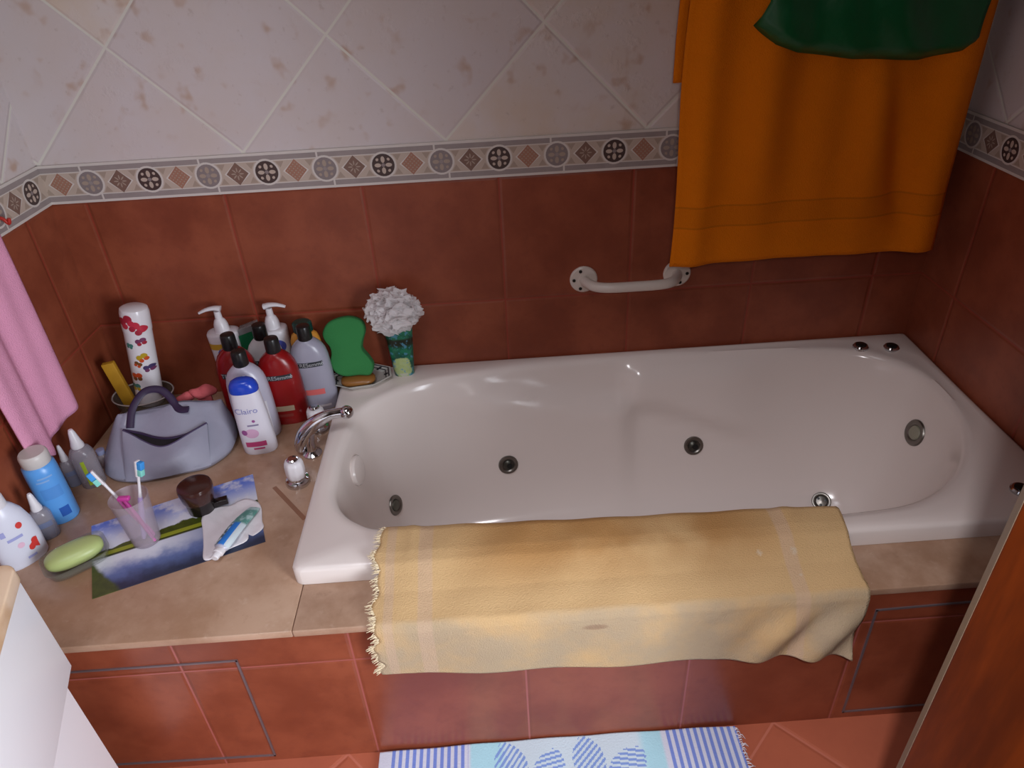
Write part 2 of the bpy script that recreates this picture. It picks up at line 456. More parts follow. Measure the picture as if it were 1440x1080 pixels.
last = rings[-1]
for kk, dz in ((0.9, -0.0035), (0.75, -0.005), (0.5, -0.006), (0.25, -0.0065), (0.05, -0.0068)):
    rings.append([Vector((CX+(p.x-CX)*kk, CY+(p.y-CY)*kk, -0.352+dz)) for p in last])
kb = NT('white bath enamel'); kb.base(S((236, 225, 219)), 0.16, 0, 0.5)
bath = thing('bathtub', 'white built-in whirlpool bath with chrome jets', 'bathtub', (0, 0, 0))
for rg in rings:
    for p in rg: p.z += 0.0045*smoothstep(-0.35, 0.0, p.y)*smoothstep(-0.1, 0.0, p.z)
tub = MB().loft(rings, True, False, True).build('basin', kb.m, bath, smooth=60, recalc=False)
me = tub.data
if me.polygons[len(me.polygons)//2].normal.z < -0.2 or sum(p.normal.z*p.area for p in me.polygons) < 0:
    me.flip_normals()
bvh = BVHTree.FromPolygons([v.co for v in me.vertices], [list(p.vertices) for p in me.polygons])
CHROME = P('chrome', (205, 205, 208), 0.09, 1.0)
STEEL = P('brushed steel', (128, 124, 118), 0.32, 0.9)
DARKH = P('dark hole', (22, 24, 24), 0.4)
GREYP = P('grey plastic cap', (150, 148, 130), 0.35)
WHITEP = P('white plastic', (226, 222, 226), 0.3)
def fitting(name, guess, r, kind):
    hit = bvh.find_nearest(Vector(guess)); p, nrm = hit[0], hit[1]
    if nrm.dot(Vector((CX, CY, 0.2))-p) < 0: nrm = -nrm
    q = nrm.to_track_quat('Z', 'Y').to_matrix().to_4x4(); q.translation = p
    def part(mb, nm, mat, par=bath):
        mb.v = [tuple(q @ Vector(v)) for v in mb.v] if par is bath or True else mb.v
        return mb.build(nm, mat, par)
    ring = part(MB().lathe([(r, -0.004), (r, 0.003), (r*0.93, 0.0055), (r*0.8, 0.006), (r*0.62, 0.004), (r*0.55, 0.002), (0.001, 0.0016)], 32), name, STEEL)
    if kind == 'jet':
        part(MB().lathe([(r*0.52, 0.0018), (r*0.50, 0.004), (r*0.36, 0.0065), (0.001, 0.0075)], 24), 'nozzle', P('dark grey metal', (82, 82, 76), 0.35, 0.8), ring)
        part(MB().lathe([(r*0.30, 0.0070), (r*0.27, 0.0085), (0.001, 0.0086)], 16, c=(0.10*r, -0.08*r)), 'outlet', DARKH, ring)
    elif kind == 'drain':
        part(MB().lathe([(r*0.6, 0.002), (r*0.55, 0.0065), (0.001, 0.0085)], 24), 'plug', STEEL, ring)
        for j in range(3):
            a = j*2*pi/3+0.5
            part(MB().lathe([(r*0.16, 0.0045), (r*0.14, 0.0078), (0.001, 0.0080)], 12, c=(r*0.42*cos(a), r*0.42*sin(a))), 'outlet', DARKH, ring)
    elif kind == 'plain':
        part(MB().lathe([(r*0.56, 0.0018), (r*0.50, 0.004), (0.001, 0.0055)], 24), 'nozzle', P('dull grey metal', (104, 104, 94), 0.45, 0.6), ring)
    else:
        part(MB().lathe([(r*0.56, 0.0018), (r*0.50, 0.005), (r*0.3, 0.0065), (0.001, 0.007)], 24), 'suction_cap', GREYP, ring)
    return ring
fitting('jet', (0.957, -0.109, -0.205), 0.0255, 'jet')
fitting('jet', (1.448, -0.106, -0.200), 0.0255, 'jet')
fitting('jet', (0.650, -0.225, -0.225), 0.0255, 'plain')
fitting('drain_fitting', (1.775, -0.195, -0.345), 0.024, 'drain')
fitting('suction_fitting', (1.925, -0.255, -0.085), 0.032, 'suction')
# overflow cover on the tap end
hit = bvh.find_nearest(Vector((0.612, -0.31, -0.04)))
p, nrm = hit[0], hit[1]
if nrm.x < 0: nrm = -nrm
q = nrm.to_track_quat('Z', 'Y').to_matrix().to_4x4(); q.translation = p
m = MB().lathe([(0.036, -0.002), (0.037, 0.006), (0.034, 0.010), (0.024, 0.012), (0.001, 0.0125)], 32, e=(1, 0.9))
m.v = [tuple(q @ Vector(v)) for v in m.v]; m.build('overflow_cover', kb.m, bath)
# three push buttons on the rim
for x, y in ((1.86, -0.056), (1.931, -0.070), (1.912, -0.600)):
    bt = MB().lathe([(0.019, ZR-0.002), (0.019, ZR+0.004), (0.016, ZR+0.0075), (0.0135, ZR+0.008)], 28, c=(x, y)).build('push_button', CHROME, bath)
    MB().lathe([(0.0132, ZR+0.006), (0.0128, ZR+0.0095), (0.009, ZR+0.0108), (0.001, ZR+0.011)], 24, c=(x, y)).build('button_cap', P('dark button', (46, 52, 50), 0.12, 0.6), bt)

# ------------------------------------------------------------------ taps
fa = thing('bath_spout', 'curved chrome bath spout arching over the left rim of the bath', 'tap', (0.512, -0.285, 0))
MB().lathe([(0.021, 0), (0.021, 0.004), (0.016, 0.008), (0.0125, 0.012)], 28, c=(0.012, -0.004)).build('base', CHROME, fa)
MB().tube([(0.012, -0.004, 0.008), (0.012, -0.004, 0.035), (0.018, -0.002, 0.058)], [0.0115, 0.010, 0.009], 20).build('column', CHROME, fa)
path = catmull([(-0.012, -0.004, 0.012), (-0.008, -0.003, 0.030), (0.006, 0.0, 0.056), (0.032, 0.003, 0.080), (0.065, 0.005, 0.096), (0.098, 0.006, 0.100)], 8)
n_ = len(path); rr = [0.0105+0.0055*sin(pi*min(1, i/n_*1.2)) for i in range(n_)]
MB().tube(path, rr, 20, sq=1.05, up=(-1, 0, 0.6)).build('spout', CHROME, fa)
MB().ell((0.103, 0.006, 0.0995), (0.0155, 0.0150, 0.0150), 24, 14).build('nozzle', CHROME, fa)
def handle(x, y, label):
    t = thing('tap_handle', label, 'tap handle', (x, y, 0), group='white bath tap handles')
    MB().lathe([(0.0255, 0), (0.0260, 0.006), (0.0235, 0.012), (0.019, 0.014), (0.018, 0.019)], 32).build('base_ring', CHROME, t)
    rg = []
    for r, z in ((0.0185, 0.018), (0.0200, 0.024), (0.0205, 0.034), (0.0200, 0.050), (0.0185, 0.057), (0.014, 0.0605)):
        rg.append([Vector((r*(1-0.05*(0.5+0.5*cos(8*2*pi*i/48)))*cos(2*pi*i/48), r*(1-0.05*(0.5+0.5*cos(8*2*pi*i/48)))*sin(2*pi*i/48), z)) for i in range(48)])
    MB().loft(rg).build('grip', WHITEP, t, smooth=50)
    MB().lathe([(0.012, 0.0595), (0.012, 0.0635), (0.009, 0.066), (0.001, 0.0665)], 24).build('cap', CHROME, t)
    return t
handle(0.511, -0.385, 'white tap handle with chrome base, nearer the camera')
handle(0.522, -0.196, 'white tap handle with chrome base, behind the spout beside the grey bottle')

# ------------------------------------------------------------------ bottles
class Body:
    """super-elliptic bottle body; rings = (z, rx, ry, n)"""
    def __init__(s, rows): s.r = rows
    def at(s, z):
        r = s.r
        if z <= r[0][0]: return r[0][1:]
        for a, b in zip(r, r[1:]):
            if z <= b[0]:
                t = (z-a[0])/max(1e-9, b[0]-a[0]); return tuple(a[i]+(b[i]-a[i])*t for i in (1, 2, 3))
        return r[-1][1:]
    def pt(s, th, z, off=0.0):
        rx, ry, n = s.at(z); p = sup(rx, ry, n, th, (0, 0), z)
        d = sup(1/max(rx, 1e-6), 1/max(ry, 1e-6), 2, th); d.z = 0
        q0 = sup(rx, ry, n, th-0.02, (0, 0), z); q1 = sup(rx, ry, n, th+0.02, (0, 0), z)
        t = (q1-q0); nn = Vector((t.y, -t.x, 0)); nn.normalize()
        return p+nn*off
    def mesh(s, mats, parent, name='body', seg=40, mi=None):
        rg = [[sup(rx, ry, n, 2*pi*k/seg, (0, 0), z) for k in range(seg)] for z, rx, ry, n in s.r]
        return MB().loft(rg).build(name, mats, parent, smooth=50)
    def th_of_x(s, x, z):
        """front (-y) angle whose x is the given one"""
        rx, ry, n = s.at(z); c = max(-0.999, min(0.999, x/rx)); c = math.copysign(abs(c)**(n/2), c)
        return -math.acos(max(-1, min(1, c)))
    def patch(s, name, mat, parent, x0, x1, z0, z1, off=0.0005, shape=None, nu=16, nv=10):
        def fn(u, v):
            z = z0+(z1-z0)*v; x = x0+(x1-x0)*u
            if shape:
                cx, cz = (x0+x1)/2, (z0+z1)/2; uu, vv = 2*u-1, 2*v-1
                if shape == 'disc':
                    x = cx+(x1-x0)/2*uu*sqrt(max(0, 1-vv*vv/2)); z = cz+(z1-z0)/2*vv*sqrt(max(0, 1-uu*uu/2))
            return s.pt(s.th_of_x(x, z), z, off)
        return MB().grid(fn, nu, nv).build(name, mat, parent)
    def text(s, txt, size, x, z, mat, parent, off=0.0009, tilt=0.0, name='lettering'):
        vs, fs = text_mesh(txt, size)
        out = []
        for a, b, _ in vs:
            aa, bb = a*cos(tilt)-b*sin(tilt), a*sin(tilt)+b*cos(tilt)
            out.append(s.pt(s.th_of_x(x+aa, z+bb), z+bb, off))
        return MB().add(out, fs).build(name, mat, parent, smooth=0, recalc=False)

BLACKP = P('black cap plastic', (26, 24, 24), 0.32)
SILV = P('silver lettering', (196, 200, 204), 0.35, 0.4)
PLATE = P('dark name plate', (44, 48, 54), 0.35)
def shampoo(x, y, rz, label, col, h=0.222, plate=True, low=None, name='shampoo_bottle', wide=0.047, gloss=0.28, dp=1.0):
    t = thing(name, label, 'bottle', (x, y, 0), rz, 'tall bottles with black caps')
    f = h/0.222
    bd = Body([(0, wide*0.93, 0.0255, 2.6), (0.004*f, wide*0.985, 0.0275, 2.6), (0.02*f, wide, 0.0285, 2.6), (0.10*f, wide*0.98, 0.028, 2.5), (0.140*f, wide*0.935, 0.027, 2.4),
               (0.158*f, wide*0.86, 0.026, 2.3), (0.170*f, wide*0.74, 0.024, 2.2), (0.179*f, wide*0.57, 0.0215, 2.1), (0.185*f, wide*0.42, 0.0175, 2.0), (0.188*f, 0.0150, 0.0150, 2.0)])
    bd.r = [(z, a, max(b*dp, 0.0150 if z > 0.18*f else 0), c) for z, a, b, c in bd.r]
    bd.mesh(P(name+str(col), col, gloss, 0, 0.55), t)
    MB().lathe([(0.0160, 0.186*f), (0.0168, 0.190*f), (0.0162, 0.216*f), (0.0150, 0.2205*f), (0.012, 0.222*f)], 28).build('cap', BLACKP, t)
    if plate:
        bd.patch('name_plate', PLATE, t, -0.030, 0.030, 0.124*f, 0.137*f)
        bd.text('TRESemmé', 0.0135, 0, 0.1305*f, SILV, t)
    for (mat, x0, x1, z0, z1) in (low or []):
        bd.patch('label', mat, t, x0, x1, z0*f, z1*f)
    return t, bd
CREAML = P('cream label', (176, 156, 130), 0.4); CORAL = P('coral label', (224, 110, 108), 0.4); PALE = P('pale label', (210, 206, 212), 0.4); DRED = P('dull red label', (138, 52, 46), 0.4)
shampoo(0.446, -0.143, 0.10, 'red bottle with black cap and cream label, in front beside the far tap handle', (138, 16, 18), low=[(CREAML, -0.026, 0.020, 0.040, 0.054), (DRED, -0.022, 0.014, 0.024, 0.032)])
shampoo(0.348, -0.131, 0.10, 'red bottle with black cap, half hidden behind the pale bottles', (138, 16, 18), h=0.232)
shampoo(0.508, -0.094, 0.12, 'grey bottle with black cap and coral stripe beside the green sponge', (160, 158, 174), low=[(CORAL, -0.022, 0.022, 0.048, 0.063), (PALE, -0.04, 0.03, 0.012, 0.018)])
shampoo(0.388, -0.197, 0.10, 'pale lilac bottle with black cap behind the blue-capped bottle', (186, 182, 198), h=0.224, plate=False, low=[(PALE, -0.036, 0.036, 0.02, 0.10)])
shampoo(0.403, -0.079, 0.10, 'white bottle with black cap boxed in behind the two red bottles', (206, 202, 204), h=0.225, wide=0.044, dp=0.78)

def blue_cap():
    t = thing('lotion_bottle', 'white bottle with glossy blue cap and magenta print, foremost of the bottle cluster', 'bottle', (0.403, -0.258, 0), 0.12)
    bd = Body([(0, 0.034, 0.020, 2.5), (0.004, 0.0365, 0.022, 2.5), (0.03, 0.0372, 0.0225, 2.5), (0.10, 0.0345, 0.0215, 2.5), (0.158, 0.0300, 0.0200, 2.4), (0.162, 0.0285, 0.019, 2.4)])
    bd.mesh(P('white lotion body', (222, 218, 228), 0.3), t)
    cp = Body([(0.160, 0.0302, 0.0202, 2.4), (0.166, 0.0308, 0.0208, 2.4), (0.176, 0.0290, 0.0200, 2.3), (0.184, 0.0245, 0.0172, 2.2), (0.189, 0.0165, 0.0115, 2.1), (0.191, 0.006, 0.004, 2)])
    cp.mesh(P('blue cap', (36, 70, 190), 0.22), t, 'cap')
    bd.text('Clairo', 0.019, -0.004, 0.118, P('periwinkle print', (136, 136, 190), 0.4), t)
    mg = P('magenta print', (182, 62, 112), 0.4)
    bd.patch('label', mg, t, -0.024, 0.020, 0.024, 0.037)
    bd.patch('label', P('soft pink print', (214, 170, 200), 0.4), t, -0.020, 0.010, 0.048, 0.072, shape='disc')
    bd.patch('label', P('plum print', (150, 80, 140), 0.4), t, -0.026, -0.014, 0.056, 0.070, shape='disc', off=0.0007)
    bd.patch('label', P('slate print', (140, 130, 160), 0.4), t, -0.010, 0.014, 0.079, 0.083)
    bd.patch('label', P('plum print', (150, 80, 140), 0.4), t, 0.002, 0.009, 0.088, 0.095, shape='disc')
    bd.patch('label', mg, t, -0.010, 0.014, 0.016, 0.0205)
blue_cap()

def pump(x, y, rz, spout_dir, label, prints, zt=0.262, ws=1.0):
    t = thing('pump_bottle', label, 'pump bottle', (x, y, 0), rz, 'white pump bottles against the tiles')
    f = zt/0.262
    bd = Body([(0, 0.033, 0.022, 2.6), (0.005, 0.0355, 0.0245, 2.6), (0.10, 0.037, 0.0255, 2.6), (0.175*f, 0.039, 0.0265, 2.6), (0.190*f, 0.0395, 0.0268, 2.6), (0.194*f, 0.0375, 0.025, 2.6), (0.196*f, 0.030, 0.021, 2.5)])
    bd.r = [(z, a*ws, b, c) for z, a, b, c in bd.r]
    bd.mesh(WHITEP, t)
    pu = MB().lathe([(0.0175, 0.195*f), (0.0175, 0.200*f), (0.0160, 0.214*f), (0.0125, 0.224*f), (0.0085, 0.229*f), (0.0075, 0.248*f)], 24).build('pump', WHITEP, t)
    pth = catmull([(-0.010*spout_dir, 0, 0.2535*f), (0.004*spout_dir, 0, 0.2565*f), (0.022*spout_dir, -0.002, 0.2555*f), (0.040*spout_dir, -0.004, 0.2495*f)], 6)
    MB().tube(pth, [0.0105-0.0060*i/(len(pth)-1) for i in range(len(pth))], 14, sq=0.62, up=(0, 0, 1)).build('nozzle', WHITEP, pu)
    for mat, x0, x1, z0, z1, shp in prints: bd.patch('label', mat, t, x0, x1, z0*f, z1*f, shape=shp)
YEL = P('mustard print', (204, 160, 50), 0.4); BLU = P('blue print', (84, 92, 176), 0.4); PINKP = P('salmon print', (214, 150, 134), 0.4); PYEL = P('pale yellow print', (206, 196, 140), 0.4)
pump(0.299, -0.030, 0.1, -1, 'white pump bottle with mustard print, left of the green packet', [(YEL, -0.034, 0.0, 0.155, 0.171, None), (BLU, -0.018, 0.012, 0.120, 0.160, 'disc'), (PINKP, -0.030, -0.012, 0.105, 0.130, 'disc')], 0.254, 0.95)
pump(0.419, -0.028, 0.1, 1, 'white pump bottle with blue print, right of the green packet', [(BLU, -0.010, 0.024, 0.135, 0.172, 'disc'), (PYEL, -0.030, -0.006, 0.155, 0.170, 'disc')], 0.252, 0.80)

# clear packet with green label between the pump bottles
t = thing('toiletry_packet', 'clear packet with dark green label standing between the pump bottles', 'packet', (0.361, -0.028, 0), 0.05)
m = MB().box((-0.024, -0.012, 0), (0.022, 0.012, 0.200))
m.v = [(x, y, z+(x*0.30 if z > 0.1 else 0)) for x, y, z in m.v]
m.build('wrapper', clear('clear grey plastic', (150, 150, 150), 0.55), t, bevel=0.003)
m = MB().box((-0.0246, -0.0126, 0.05), (0.0226, -0.0118, 0.184)); m.v = [(x, y, z+(x*0.30 if z > 0.1 else 0)) for x, y, z in m.v]
m.build('label', P('dark green label', (20, 100, 62), 0.35), t)
# orange bottle behind the grey one
t = thing('shower_gel_bottle', 'orange bottle with dark teal cap peeking out behind the grey bottle', 'bottle', (0.491, -0.038, 0), 0.1)
Body([(0, 0.032, 0.015, 2.4), (0.006, 0.035, 0.0175, 2.4), (0.12, 0.0365, 0.0185, 2.4), (0.155, 0.0355, 0.0185, 2.3), (0.170, 0.030, 0.018, 2.2), (0.178, 0.020, 0.016, 2.1)]).mesh(P('orange bottle', (222, 152, 62), 0.35), t)
MB().lathe([(0.022, 0.177), (0.0235, 0.180), (0.0230, 0.200), (0.019, 0.204), (0.001, 0.205)], 28, e=(1.0, 0.80)).build('cap', P('dark teal cap', (22, 66, 58), 0.35), t)

# ------------------------------------------------------------------ soap dish with sponge, tube and puff on the rim corner
t = thing('octagonal_dish', 'eight-sided ceramic soap dish with dark line pattern on the bath corner', 'soap dish', (0.612, -0.062, ZR), 0.15)
def octo(r, z, rot=pi/8, e=(1.0, 0.70)): return [Vector((r*cos(rot+i*pi/4)*e[0], r*sin(rot+i*pi/4)*e[1], z)) for i in range(8)]
MB().loft([octo(0.052, 0.0), octo(0.058, 0.004), octo(0.078, 0.016), octo(0.080, 0.0185), octo(0.077, 0.019), octo(0.058, 0.009), octo(0.045, 0.0075)]).build('dish', P('grey white glaze', (196, 194, 188), 0.2), t, smooth=20)
m = MB()
for (ra, rb, za, zb) in ((0.0745, 0.0715, 0.0185, 0.0172), (0.066, 0.0635, 0.0143, 0.0130)):
    A, B_ = octo(ra, za+0.0004), octo(rb, zb+0.0004)
    for i in range(8):
        m.add([A[i], A[(i+1) % 8], B_[(i+1) % 8], B_[i]], [[0, 1, 2, 3]])
    A, B_ = octo(0.0705, 0.0173), octo(0.060, 0.0112)
    for i in range(8):
        c1 = (A[i]*0.62+A[(i+1) % 8]*0.38); c2 = (B_[i]*0.5+B_[(i+1) % 8]*0.5); tt = (A[(i+1) % 8]-A[i]).normalized()*0.003
        m.add([c1-tt, c1+tt, c2+tt, c2-tt], [[0, 1, 2, 3]])
m.build('line_pattern', P('dark blue grey glaze', (52, 56, 62), 0.3), t, smooth=0)
so = MB().ell((0.608, -0.080, ZR+0.0185), (0.042, 0.026, 0.0115), 28, 12, n=2.6, rot=0.08).build('soap_bar', P('amber soap', (150, 100, 48), 0.35)); tag(so, 'brown soap bar lying in the octagonal dish under the green sponge', 'soap')
# figure-eight sponge standing on the soap
outl = [(0.538, 0.181), (0.556, 0.205), (0.598, 0.2145), (0.630, 0.2035), (0.638, 0.180), (0.629, 0.152), (0.627, 0.134), (0.640, 0.114), (0.649, 0.094), (0.640, 0.070), (0.612, 0.0705), (0.578, 0.070), (0.556, 0.082), (0.547, 0.105), (0.552, 0.128), (0.550, 0.145), (0.540, 0.162)]
oc = catmull([(x-0.597, 0, z-0.0725) for x, z in outl], 6, True)
cz = 0.07
rg = []
for d, s_ in ((-0.0165, 0.90), (-0.0150, 0.965), (-0.011, 0.995), (0.0, 1.0), (0.011, 0.995), (0.0150, 0.965), (0.0165, 0.90)):
    rg.append([Vector((p.x*s_, d, cz+(p.z-cz)*s_)) for p in oc])
sp = MB().loft(rg).build('bath_sponge', P('green sponge foam', (50, 128, 68), 0.95, bump=(500, 0.5, 0.001)), smooth=60)
sp.location = (0.597, -0.073, ZR+0.031); sp.rotation_euler = (radians(-19), 0, 0)
tag(sp, 'bright green figure-eight bath sponge leaning on the tiled wall', 'sponge')

# green printed tube and the white puff stuffed on top
kg = NT('green printed sleeve'); o_, x_, y_, z_ = kg.obj()
a1 = kg.noise(o_, 45, 3); a2 = kg.noise(o_, 80, 2)
c = kg.mix(kg.sm(a1, 0.45, 0.6), S((14, 82, 64)), S((36, 116, 84)))
blob = kg.M('SUBTRACT', 1.0, kg.M('ADD', kg.M('POWER', kg.M('DIVIDE', kg.M('ADD', x_, 0.002), 0.024), 2.0), kg.M('POWER', kg.M('DIVIDE', kg.M('SUBTRACT', z_, 0.030), 0.032), 2.0)))
blob = kg.M('ADD', blob, kg.M('MULTIPLY', kg.M('SUBTRACT', a1, 0.5), 1.4))
c = kg.mix(kg.sm(blob, 0.0, 0.25), c, kg.mix(a2, S((150, 176, 90)), S((196, 206, 160))))
c = kg.mix(kg.M('MULTIPLY', kg.sm(z_, 0.082, 0.094), kg.sm(z_, 0.112, 0.104)), c, S((34, 40, 26)))
c = kg.mix(kg.M('MULTIPLY', kg.sm(a2, 0.56, 0.64), 0.7), c, S((84, 146, 176)))
kg.base(c, 0.3)
t = thing('shower_gel_tube', 'dark green printed tube with pale yellow-green patch standing under the white puff', 'tube', (0.716, -0.040, ZR), 0.05)
Body([(0, 0.022, 0.016, 2.2), (0.004, 0.0245, 0.018, 2.2), (0.06, 0.0285, 0.0185, 2.3), (0.125, 0.0335, 0.0165, 2.4), (0.133, 0.0340, 0.0150, 2.4)]).mesh(kg.m, t, 'sleeve')
MB().lathe([(0.0225, -0.0005), (0.0238, 0.003), (0.0245, 0.012), (0.0242, 0.013)], 32, e=(1.02, 0.76)).build('cap', P('pale cap', (186, 190, 170), 0.35), t)
rnd = random.Random(3); m = MB()
for i in range(130):
    zz = 1-2*(i+0.5)/130; ph = i*2.39996; rxy = sqrt(1-zz*zz)
    d = Vector((rxy*cos(ph), rxy*sin(ph), zz)); R_ = 0.050+rnd.uniform(-0.005, 0.014)
    q = d.to_track_quat('Z', 'Y'); sz = rnd.uniform(0.014, 0.024); tw = rnd.uniform(0, 6.28); wv = rnd.randint(3, 5); dp = rnd.uniform(0.5, 0.9)
    def cup(u, v):
        a = 2*pi*u; r = sz*(0.12+0.95*v); w = 1+0.22*sin(wv*a+tw)*v
        loc = Vector((r*w*cos(a), r*w*sin(a)*0.75, sz*dp*v*v+0.15*sz*sin(wv*a+tw)*v-0.012))
        p = q @ loc+d*R_; return (p.x*1.02, p.y*0.58, p.z*0.86)
    m.grid(cup, 14, 4)
kp = NT('white net mesh'); kp.base(S((244, 240, 240)), 0.6); 
tl = kp.n('ShaderNodeBsdfTranslucent'); tl.inputs[0].default_value = S((244, 240, 240)); mx = kp.n('ShaderNodeMixShader'); mx.inputs[0].default_value = 0.45
kp.t.links.new(kp.b.outputs[0], mx.inputs[1]); kp.t.links.new(tl.outputs[0], mx.inputs[2]); kp.t.links.new(mx.outputs[0], kp.out.inputs[0])
pf = m.build('bath_puff', kp.m, smooth=80, recalc=False); pf.location = (0.712, -0.056, 0.2235)
tag(pf, 'fluffy white net bath puff perched on the green tube', 'bath puff')

# ------------------------------------------------------------------ back left corner: glass bowl, deodorant can, yellow comb
bw = thing('glass_bowl', 'clear oval glass bowl in the back left corner behind the grey bag', 'bowl', (0.090, -0.086, 0), 0.0)
rgo = [(0.042, 0.0), (0.050, 0.003), (0.060, 0.025), (0.066, 0.055), (0.0675, 0.062), (0.0655, 0.0625), (0.0635, 0.055), (0.057, 0.026), (0.046, 0.007), (0.002, 0.005)]
MB().lathe(rgo, 40, e=(1.06, 0.82)).build('bowl', clear('smoky glass', (128, 120, 108), 0.40), bw)
m = MB().lathe([(0.0665, 0.0600), (0.0685, 0.0625), (0.0668, 0.0648), (0.0648, 0.0625), (0.0665, 0.0600)], 40, e=(1.06, 0.82), cap0=False, cap1=False).build('rim', P('bright glass rim', (190, 184, 180), 0.15), bw)
li = MB().lathe([(0.040, 0.0075), (0.052, 0.022), (0.0535, 0.026), (0.03, 0.029), (0.001, 0.030)], 30, c=(0.088, -0.082), e=(1, 0.78)).build('bowl_lining', P('olive cloth', (84, 72, 34), 0.8, bump=(120, 0.6, 0.004)))
tag(li, 'dark olive cloth folded in the bottom of the glass bowl', 'cloth')
# butterfly-printed white can
can = thing('spray_can', 'white spray can with colourful butterfly print standing in the glass bowl', 'spray can', (0.098, -0.079, 0.0330), 0.0)
can.rotation_euler = (radians(-3.5), radians(7.5), 0)
KS = 1.20
bd = Body([(0, 0.0235, 0.0235, 2), (0.003, 0.0250, 0.0250, 2), (0.012, 0.0255, 0.0255, 2), (0.150, 0.0255, 0.0255, 2), (0.165, 0.0255, 0.0255, 2)])
bd.r = [(z*KS, a*KS, b*KS, n) for z, a, b, n in bd.r]
bd.mesh(P('white can', (232, 228, 232), 0.22), can)
MB().lathe([(r*KS, z*KS) for r, z in [(0.0262, 0.163), (0.0266, 0.168), (0.0264, 0.200), (0.0245, 0.2075), (0.019, 0.2105), (0.001, 0.2115)]], 32).build('cap', P('white can', (232, 228, 232), 0.22), can)
cpb = Body([(0.16*KS, 0.0266*KS, 0.0266*KS, 2), (0.200*KS, 0.0264*KS, 0.0264*KS, 2)])
BF = {k: P('butterfly '+k, v, 0.3) for k, v in dict(red=(196, 50, 70), crimson=(168, 40, 60), orange=(206, 80, 40), teal=(70, 130, 120), plum=(120, 60, 96), gold=(190, 160, 40), brown=(120, 76, 40), navy=(74, 64, 104)).items()}
def butterfly(B_, x, z, s, c1, c2, tilt=0.0):
    x, z, s = x*KS, z*KS, s*KS*(1.40 if s < 0.01 else 1.12)
    for sx in (-1, 1):
        for dz, r, cc in ((0.35, 0.62, c1), (-0.42, 0.48, c2)):
            xx, zz = sx*0.52*s, dz*s
            ax = x+xx*cos(tilt)-zz*sin(tilt); az = z+xx*sin(tilt)+zz*cos(tilt)
            B_.patch('butterfly_print', BF[cc], can, ax-r*s, ax+r*s, az-r*s, az+r*s, shape='disc', nu=8, nv=8, off=0.0006)
butterfly(cpb, -0.007, 0.187, 0.0115, 'crimson', 'red', 0.5); butterfly(cpb, 0.010, 0.174, 0.0105, 'red', 'crimson', -0.7)
butterfly(bd, 0.012, 0.146, 0.0055, 'plum', 'crimson', 0.3); butterfly(bd, -0.009, 0.137, 0.0042, 'teal', 'teal', -0.2)
butterfly(bd, 0.010, 0.112, 0.0062, 'gold', 'orange', 0.5); butterfly(bd, 0.000, 0.098, 0.0045, 'brown', 'orange', -0.5)
butterfly(bd, 0.017, 0.088, 0.0055, 'navy', 'plum', 0.2); butterfly(bd, -0.006, 0.070, 0.0065, 'orange', 'brown', 0.1); butterfly(bd, -0.012, 0.046, 0.0060, 'teal', 'gold', 0.1)
# yellow sponge stick
cb = MB().box((-0.014, -0.007, 0), (0.014, 0.007, 0.130)).build('nail_buffer', P('mustard foam', (190, 140, 30), 0.7, bump=(300, 0.4, 0.001)), bevel=0.002)
cb.location = (0.058, -0.094, 0.031); cb.rotation_euler = (radians(2), radians(-6), radians(8)); tag(cb, 'flat mustard-yellow stick leaning out of the glass bowl', 'nail buffer')

# ------------------------------------------------------------------ grey toiletry bag
kbag = NT('grey bag fabric'); o_, x_, y_, z_ = kbag.obj()
kbag.base(kbag.mix(kbag.noise(o_, 12, 3), S((138, 138, 156)), S((160, 160, 176))), 0.42, 0, 0.5); kbag.bump(kbag.noise(o_, 26, 3), 0.25, 0.006)
GREYF = kbag.m
PURP = P('dark purple trim', (50, 36, 66), 0.5)
bag = thing('toiletry_bag', 'grey toiletry bag with dark purple handle and open front pocket', 'bag', (0.200, -0.241, 0), radians(12))
rows = [(0.0, 0.122, 0.094, 0, 0), (0.004, 0.136, 0.105, 0, 0), (0.016, 0.143, 0.108, 0, 0.002), (0.035, 0.138, 0.090, 0.002, 0.010), (0.055, 0.130, 0.064, 0.006, 0.018), (0.075, 0.121, 0.038, 0.010, 0.025), (0.092, 0.114, 0.016, 0.014, 0.028), (0.099, 0.110, 0.008, 0.016, 0.029), (0.101, 0.108, 0.003, 0.016, 0.029)]
rg = []
for z, rx, ry, cx, cy in rows:
    r_ = []
    for i in range(72):
        th = 2*pi*i/72; p = sup(rx, ry, 2.7, th, (cx, cy), z)
        wob = 1+0.02*sin(5*th+z*40)+0.015*sin(9*th-1)
        p.x = cx+(p.x-cx)*(1+0.3*(wob-1)); p.y = cy+(p.y-cy)*wob*(0.74 if p.y > cy else 1.0)
        p.z += 0.007*sin(2.2*p.x*20)*(z/0.1)+(-0.004 if p.x < -0.08 else 0)*(z/0.1)
        r_.append(p)
    rg.append(r_)
body = MB().loft(rg).build('body', GREYF, bag, smooth=70)
bagv = BVHTree.FromPolygons([v.co for v in body.data.vertices], [list(p.vertices) for p in body.data.polygons])
Mi = (Matrix.Translation((0.200, -0.241, 0)) @ Matrix.Rotation(radians(12), 4, 'Z')).inverted()
def onbag(p, off):
    q = Mi @ Vector(p); h = bagv.ray_cast(q+Vector((0, -0.25, 0.18)), Vector((0, 0.25, -0.18)).normalized())
    if h[0] is None: return q
    return h[0]+h[1]*off if h[1].y < 0.3 else h[0]-h[1]*off
pip = [(0.118, -0.258, 0.076), (0.138, -0.262, 0.072), (0.159, -0.266, 0.068), (0.189, -0.272, 0.060), (0.219, -0.273, 0.056), (0.251, -0.266, 0.057), (0.271, -0.256, 0.062), (0.292, -0.245, 0.070)]
